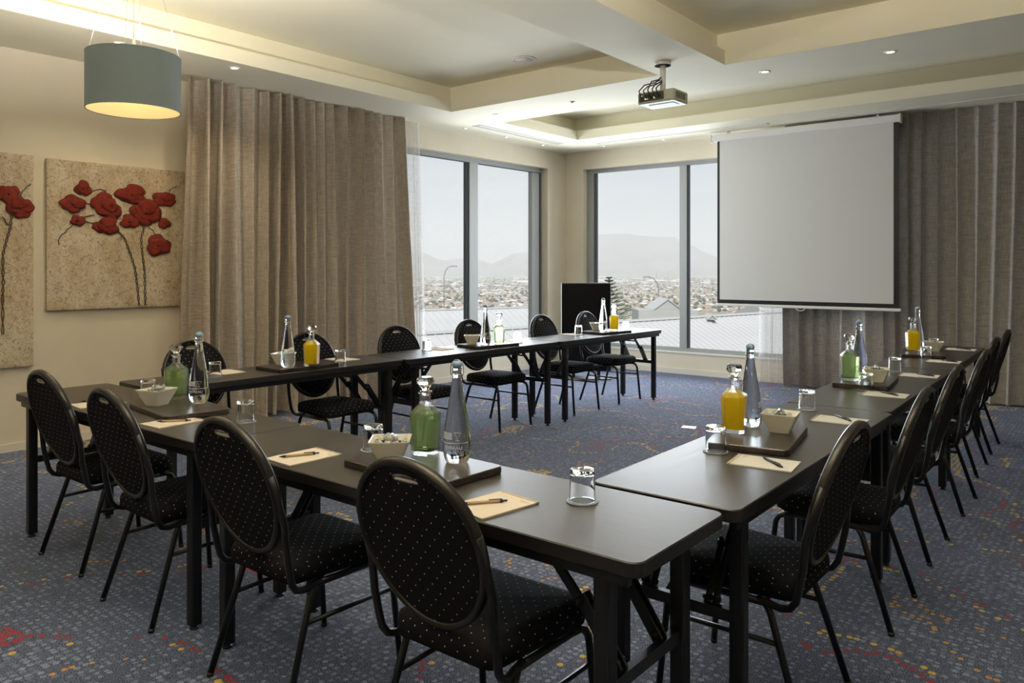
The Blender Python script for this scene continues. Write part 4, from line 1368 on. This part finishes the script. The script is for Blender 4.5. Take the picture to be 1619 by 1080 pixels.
# ------------------------------------------------------------------ outside: roofs
M['roof'] = plain('white_roof_sheet', (.50, .495, .48), .5, var=.05, scale=.6)
M['roof_rib'] = plain('roof_rib', (.42, .42, .41), .55)
M['render_grey'] = plain('grey_render', (.42, .41, .38), .85, var=.08, scale=2)
M['pole'] = plain('galvanised_pole', (.30, .31, .32), .5, metal=.4)
M['pine'] = plain('pine_needles', (.10, .13, .075), .9, var=.4, scale=3)
M['bark'] = plain('pine_bark', (.16, .12, .09), .9)
def metal_roof(name, p0, d, z, t0, t1, run, pitch, sheet_w, label):
    """ridge through p0 along unit d, falling towards the right of d"""
    ang = math.atan2(d[1], d[0])
    t = empty(name, (p0[0], p0[1], z), ang)       # local x along the ridge, -y downslope
    tag(t, label, 'roof', kind='thing')
    rise = math.tan(math.radians(pitch)) * run
    L = math.hypot(run, rise)
    n = int((t1 - t0) / sheet_w)
    def sheet_mesh(side):
        b = MB()
        w = sheet_w; r = .035; h = .035
        cs = [(0, h), (r, h), (r + .01, 0), (w - .01, 0), (w, h)]
        v = []
        for q in (0, 1):
            for (x, hh) in cs: v.append((x, -run * q * side, -rise * q + hh))
        for q in (0, 1):
            for (x, hh) in cs: v.append((x, -run * q * side, -rise * q + hh - .03))
        k = len(cs)
        f = [(i, i + k, i + k + 1, i + 1) for i in range(k - 1)] + [(2 * k + i, 2 * k + i + 1, 2 * k + i + k + 1, 2 * k + i + k) for i in range(k - 1)]
        f += [(k + i, 3 * k + i, 3 * k + i + 1, k + i + 1) for i in range(k - 1)]
        b.add(v, f); return b
    s0 = None
    for i in range(n):
        if s0 is None:
            s0 = sheet_mesh(1).build('roof_sheet', M['roof'], t); o = s0
        else:
            o = s0.copy(); COL.objects.link(o)
        o.location = (t0 + i * sheet_w, 0, 0)
    s0 = None
    b = MB(); k = t1 - t0
    b.add([(t0, 0, .02), (t1, 0, .02), (t1, run, -rise + .02), (t0, run, -rise + .02)], [(0, 1, 2, 3)]); b.build('back_slope', M['roof'], t)
    b = MB(); b.add([(t0, -.14, -.02), (t1, -.14, -.02), (t1, 0, .075), (t0, 0, .075), (t1, .14, -.02), (t0, .14, -.02)], [(0, 1, 2, 3), (3, 2, 4, 5)]); b.build('ridge_cap', M['roof_rib'], t)
    return t
dB = (.2275, .9738); dA = (.362, .932)
rB = metal_roof('metal_roof', (-20.23, 19.66), dB, -1.0, -7, 24, 9, 26, .40, 'white ribbed metal roof just below both windows')
metal_roof('metal_roof', (-38.36, 37.15), dA, -1.52, -9, 12, 9, 24, .50, 'white ribbed metal roof farther off in the left window')
metal_roof('metal_roof', (-24.1, 60.9), (.30, .954), -1.52, 0, 12, 12, 24, .50, 'white ribbed metal roof behind the grey gabled hut')
def roof_vent(x, y, s):
    b = MB()
    v = [(x - s, y - s, -2), (x + s, y - s, -2), (x + s, y + s, -2), (x - s, y + s, -2)]
    return v
def ext(px, py, d):
    f, cx, hy = 1215.0, 809.5, 424.0
    th = math.radians(38.903); c, s = math.cos(th), math.sin(th)
    r = (px - cx) / f * d
    return Vector((r * c - d * s, r * s + d * c, 1.40 - (py - hy) / f * d))
def gable_box(w, l, h, hr, mi_wall=0, mi_roof=1, over=.05):
    b = MB()
    b.add([(-w, -l, 0), (w, -l, 0), (w, l, 0), (-w, l, 0), (-w, -l, h), (w, -l, h), (w, l, h), (-w, l, h), (0, -l, h + hr), (0, l, h + hr)],
          [(0, 1, 5, 8, 4), (2, 3, 7, 9, 6), (1, 2, 6, 5), (3, 0, 4, 7)], False, mi_wall)
    W, Lh = w + over, l + over
    e = hr / w * over
    b.add([(-W, -Lh, h - e), (0, -Lh, h + hr), (W, -Lh, h - e), (-W, Lh, h - e), (0, Lh, h + hr), (W, Lh, h - e),
           (-W, -Lh, h - e + .06), (0, -Lh, h + hr + .07), (W, -Lh, h - e + .06), (-W, Lh, h - e + .06), (0, Lh, h + hr + .07), (W, Lh, h - e + .06)],
          [(6, 7, 10, 9), (7, 8, 11, 10), (0, 3, 4, 1), (1, 4, 5, 2), (0, 1, 7, 6), (1, 2, 8, 7), (3, 9, 10, 4), (4, 10, 11, 5), (0, 6, 9, 3), (2, 5, 11, 8)], False, mi_roof)
    return b
p = ext(1054, 490, 54)
t = empty('gabled_hut', (p.x, p.y, -6.0), math.radians(38.9)); tag(t, 'small grey hut with a gabled white roof beyond the near roof', 'hut')
b = MB(); b.box(-2.05, 2.05, -.5, 2.5, 0, 6 + p.z); b.build('wall', M['render_grey'], t)
b = gable_box(1.0, 1.6, .02, .73, 0, 1, .08); b.v = [(q[0], q[1] + 1.2, q[2] + 6 + p.z) for q in b.v]; b.build('gable', [M['render_grey'], M['roof']], t)
b = MB(); b.box(.98, 1.1, -.54, -.5, 5.9 + p.z - .35, 5.95 + p.z); b.build('wall_lamp', M['white'], t)
for px, py, d, nm in ((1050, 548, 34.5, 'small white gabled vent on the near roof, low in the far window'), (1122, 501, 38.0, 'small white gabled vent near the ridge of the near roof')):
    p = ext(px, py, d)
    o = gable_box(.30 if d < 36 else .18, .5, .05, .17).build('roof_vent', [M['render_grey'], M['roof']], loc=(p.x, p.y, p.z - .12), rz=math.radians(38.9))
    tag(o, nm, 'roof vent')

# street lamps
def street_lamp(px, py, d, side, label):
    p = ext(px, py, d)
    t = empty('street_lamp', (p.x, p.y, -9.0), math.radians(38.9)); tag(t, label, 'street lamp')
    zt = p.z + 9.0
    b = MB(); b.tube([(0, 0, 0), (0, 0, zt - 1.0), (side * .12, 0, zt - .5), (side * .40, 0, zt - .12), (side * .8, 0, zt)], .045, 8); b.build('pole', M['pole'], t)
    b = MB(); b.tube([(side * .75, 0, zt), (side * .95, 0, zt + .03), (side * 1.3, 0, zt - .01)], .075, 8, rz=.05); b.build('lantern', M['pole'], t)
street_lamp(702, 421, 75, 1, 'curved street lamp seen through the left window')
street_lamp(1041, 438, 66, -1, 'curved street lamp seen through the far window')

# tiered pine
p = ext(963, 438, 60)
t = empty('tiered_pine', (p.x, p.y, -9.0), 0); tag(t, 'tiered pine tree standing behind the black display', 'tree')
HT = p.z + 9.0
b = MB(); b.tube([(0, 0, 0), (0, 0, HT * .6), (0, 0, HT)], .07, 7); b.build('trunk', M['bark'], t)
rp_ = random.Random(5)
for k in range(17):
    z = HT - .12 - k * .24 - .004 * k * k
    R_ = .12 + .15 * k
    b = MB()
    for q in range(7):
        a = 2 * PI * q / 7 + k * .7
        ca, sa = math.cos(a), math.sin(a)
        path = [(0, 0, z - .02), (R_ * .5 * ca, R_ * .5 * sa, z + .02), (R_ * ca, R_ * sa, z + .10 + .02 * k)]
        b.tube(path, .03, 5)
        for m_ in range(5):
            u = .35 + .65 * m_ / 4
            bx_, by_, bz_ = R_ * u * ca, R_ * u * sa, z + .10 * u * u
            for sd in (-1, 1):
                l = .22 * (1.15 - u * .5)
                b.tube([(bx_, by_, bz_), (bx_ + l * (ca * .6 - sd * sa * .8), by_ + l * (sa * .6 + sd * ca * .8), bz_ + .03)], .022, 4)
    b.build('branch_tier', M['pine'], t)

# ------------------------------------------------------------------ outside: plain, town, mountains
GZ = -100.0
M['plain'] = plain('dry_plain', (.34, .31, .23), .95, var=.35, scale=.004)
M['mountain'] = plain('mountain_rock', (.20, .20, .19), .95, var=.35, scale=.002)
def polar(px, d):
    q = ext(px, 424, d); return q.x, q.y
b = MB()
rows = [260, 1200, 2500, 5000, 9000, 16000, 30000]
cols = [-400 + i * 120 for i in range(21)]
v = []
for d in rows:
    for c in cols:
        x, y = polar(c, d); v.append((x, y, GZ))
f = []
nc = len(cols)
for i in range(len(rows) - 1):
    for j in range(nc - 1):
        k = i * nc + j; f.append((k, k + 1, k + nc + 1, k + nc))
b.add(v, f)
o = b.build('landscape', M['plain']); structure(o, 'dry plain stretching to the mountains', 'landscape')

ridge = [(-400, 418), (200, 412), (420, 404), (560, 398), (640, 396), (658, 397), (672, 400), (690, 409), (705, 412.5), (716, 409.5), (735, 409), (752, 411), (766, 412), (777, 417.5), (790, 411.5), (805, 404), (812, 400), (830, 399), (850, 396.5), (880, 391), (905, 383), (925, 373), (941, 371), (962, 370.3), (985, 370), (991, 369), (1001, 371.5), (1030, 374), (1068, 374.5), (1073, 381), (1086, 386), (1098, 389.5), (1108, 396), (1125, 403), (1140, 408), (1180, 414), (1260, 410), (1500, 416), (2000, 420)]
def ridge_y(px):
    for (a, b_), (c, d) in zip(ridge, ridge[1:]):
        if a <= px <= c: return b_ + (d - b_) * (px - a) / (c - a)
    return 420
b = MB(); v = []; f = []
cols = [-400 + 5 * i for i in range(160)] + [400 + 2.5 * i for i in range(340)] + [1250 + 10 * i for i in range(76)]
DM = 12500
steps = [(-2600, 0.0), (-1900, .10), (-1200, .26), (-650, .46), (-330, .62), (-160, .82), (-40, .97), (0, 1.0), (700, .9), (1800, .45), (3000, 0)]
nc = len(cols)
for (dd, hf) in steps:
    for c in cols:
        wob = 260 * noise.noise(Vector((c * .018, dd * .0012, 3.1))) * (1 - abs(hf * 2 - 1) * .6)
        d = DM + dd + (wob if hf < .97 else 0)
        yy = ridge_y(c) + .5 * noise.noise(Vector((c * .09, 0, 0)))
        top = 1.40 + (424 - yy) / 1215 * DM
        x, y = polar(c, d)
        g = noise.noise(Vector((c * .035, hf * 3, 9))) * .07 * (1 if .05 < hf < .95 else 0)
        v.append((x, y, GZ - 3 + (top - GZ + 3) * max(0, hf + g)))
for i in range(len(steps) - 1):
    for j in range(nc - 1):
        k = i * nc + j; f.append((k, k + 1, k + nc + 1, k + nc))
b.add(v, f, True)
o = b.build('mountain', M['mountain']); structure(o, 'hazy flat-topped mountain range on the horizon', 'mountain')

# houses
wallc = [plain('house_wall_%s' % n_, c_, .9) for n_, c_ in (('cream', (.72, .66, .56)), ('white', (.80, .79, .76)), ('sand', (.55, .44, .33)))]
roofc = [plain('house_roof_%s' % n_, c_, .9) for n_, c_ in (('tile', (.40, .27, .20)), ('brown', (.32, .26, .21)), ('pale', (.74, .72, .68)), ('grey', (.36, .36, .36)))]
house_kinds = []
for w in range(3):
    for r in range(4):
        if (w + r) % 2 == 0 or r == 0: house_kinds.append((w, r))
rc = random.Random(12)
bx_cols = (560, 1260)
plots = []                       # street blocks: jittered plots that do not overlap
dep = 1760.0; row_i = 0
while dep < 8800:
    step = 34 * (1 + (dep - 1760) / 2600)
    wpx = 30 * (1 + (dep - 1760) / 3800) / dep * 1215
    px = 640 + (row_i % 2) * wpx / 2
    while px < 1215:
        if px < 880 or px > 925: plots.append((dep, px, step, wpx))
        px += wpx
    dep += step; row_i += 1
offices = [(1044, 7200, 34, 78), (1063, 7000, 38, 74), (1000, 7600, 60, 34), (1021, 7500, 45, 40), (861, 6500, 24, 60), (1015, 8200, 40, 55)]
plots = [q for q in plots if not any(abs(q[0] - d_) < 150 and abs(q[1] - p_) / 1215 * d_ < 130 for p_, d_, a_, b_ in offices)]
rc.shuffle(plots)
nh = int(len(plots) * .58)
cells = sorted((d_ + rc.uniform(-.12, .12) * st_, p_ + rc.uniform(-.1, .1) * w_) for d_, p_, st_, w_ in plots[:nh])
tree_cells = sorted((d_ + rc.uniform(-.2, .2) * st_, p_ + rc.uniform(-.2, .2) * w_) for d_, p_, st_, w_ in plots[nh:])
protos = {}
for w, r in house_kinds:
    b = gable_box(1, 1, .55, .42, 0, 1, .12)
    me_o = b.build('house', [wallc[w], roofc[r]])
    protos[(w, r)] = me_o.data
    bpy.data.objects.remove(me_o)
town = MB()
allm = wallc + roofc
for i, (dep, px) in enumerate(cells):
    x, y = polar(px, dep)
    w, r = rc.choice(house_kinds)
    s = rc.uniform(4.5, 7.5); l = rc.uniform(6, 9.5); h = rc.uniform(5, 7)
    if dep > 2600: k_ = 1 + (dep - 2600) / 5000; s *= k_; l *= k_
    if rc.random() < .04 and dep > 3500: s *= 3; l *= 4; h *= 1.5; w, r = 1, 2
    a = rc.choice([.3, 1.1, 1.9]) + rc.uniform(-.1, .1)
    if i < 300:
        o = bpy.data.objects.new('house', protos[(w, r)]); COL.objects.link(o)
        o.location = (x, y, GZ); o.scale = (s, l, h); o.rotation_euler.z = a
        tag(o, 'tiny pitched-roof suburban house on the plain beyond the near roofs', 'house', 'suburban houses on the plain')
    else:
        ca, sa = math.cos(a), math.sin(a)
        hb = gable_box(1, 1, .55, .42, w, 3 + r, .12)
        base = len(town.v)
        town.v += [(x + ca * q[0] * s - sa * q[1] * l, y + sa * q[0] * s + ca * q[1] * l, GZ + q[2] * h) for q in hb.v]
        town.f += [tuple(base + k for k in q) for q in hb.f]; town.s += hb.s; town.m += hb.m
o = town.build('suburb', allm)
o['kind'] = 'stuff'; o['label'] = 'distant houses and warehouses spread across the plain'; o['category'] = 'town'
# trees between the houses
leafc = plain('town_leaves', (.085, .10, .06), .95, var=.4, scale=.05)
ico = [(0, 0, 1)] + [(.9 * math.cos(2 * PI * k / 6), .9 * math.sin(2 * PI * k / 6), .45) for k in range(6)] + [(.8 * math.cos(2 * PI * (k + .5) / 6), .8 * math.sin(2 * PI * (k + .5) / 6), -.3) for k in range(6)] + [(0, 0, -.6)]
icf = [(0, 1 + k, 1 + (k + 1) % 6) for k in range(6)] + [(1 + k, 7 + k, 1 + (k + 1) % 6) for k in range(6)] + [(1 + (k + 1) % 6, 7 + k, 7 + (k + 1) % 6) for k in range(6)] + [(13, 7 + (k + 1) % 6, 7 + k) for k in range(6)]
b = MB(); b.add([(p[0], p[1], p[2] + .9) for p in ico], icf, True); b.tube([(0, 0, 0), (0, 0, .8)], .12, 5)
tm = b.build('town_tree', leafc); tree_me = tm.data; bpy.data.objects.remove(tm)
tc_ = tree_cells
wood = MB()
for i, (dep, px) in enumerate(tc_):
    x, y = polar(px, dep); s = rc.uniform(4, 7.5) * (1 + max(0, dep - 2600) / 5000); h = rc.uniform(3, 6)
    if i < 300:
        o = bpy.data.objects.new('town_tree', tree_me); COL.objects.link(o)
        o.location = (x, y, GZ); o.scale = (s, s, h)
        tag(o, 'tiny dark round tree among the suburban houses', 'tree', 'trees between the suburban houses')
    else:
        wood.add([(x + p[0] * s, y + p[1] * s, GZ + (p[2] + .6) * h) for p in ico], icf, True)
o = wood.build('town_foliage', leafc); o['kind'] = 'stuff'; o['label'] = 'distant trees spread between the houses on the plain'; o['category'] = 'trees'
# office blocks near the horizon
for k, (px, dep, w_, h_) in enumerate(offices):
    x, y = polar(px, dep)
    t = empty('office_block', (x, y, GZ), math.radians(38.9 - 8 * k))
    tag(t, ['left one of two pale office towers at the mountain foot', 'right one of two pale office towers, beside the window mullion', 'long low office block left of the two pale towers', 'mid-height office block next to the pale towers', 'lone pale block near the right edge of the left window', 'faint block behind the low offices at the mountain foot'][k], 'office block', 'blocks at the mountain foot')
    b = MB(); b.box(-w_, w_, -w_ * .6, w_ * .6, 0, h_); b.build('walls', M['render_grey'], t)
    b = MB(); b.box(-w_ * .4, w_ * .4, -w_ * .3, w_ * .3, h_, h_ + 6); b.build('roof_plant', roofc[3], t)

# haze over the plain
hz = bpy.data.materials.new('haze'); hz.use_nodes = True
nt = hz.node_tree; nt.nodes.remove(nt.nodes['Principled BSDF'])
vsn = N(nt, 'ShaderNodeVolumeScatter', Density=1.3e-4, Anisotropy=.0); vsn.inputs['Color'].default_value = (.99, .995, 1.0, 1)
nt.links.new(vsn.outputs[0], nt.nodes['Material Output'].inputs['Volume'])
try: hz.cycles.homogeneous_volume = True
except Exception: pass
b = MB(); b.box(-12000, 12000, 500, 17000, GZ - 20, 640)
o = b.build('haze', hz, rz=math.radians(38.903)); o['kind'] = 'stuff'; o['label'] = 'pale haze over the plain and mountains'; o['category'] = 'haze'

for o in bpy.data.objects:
    if '_abs' in o: del o['_abs']
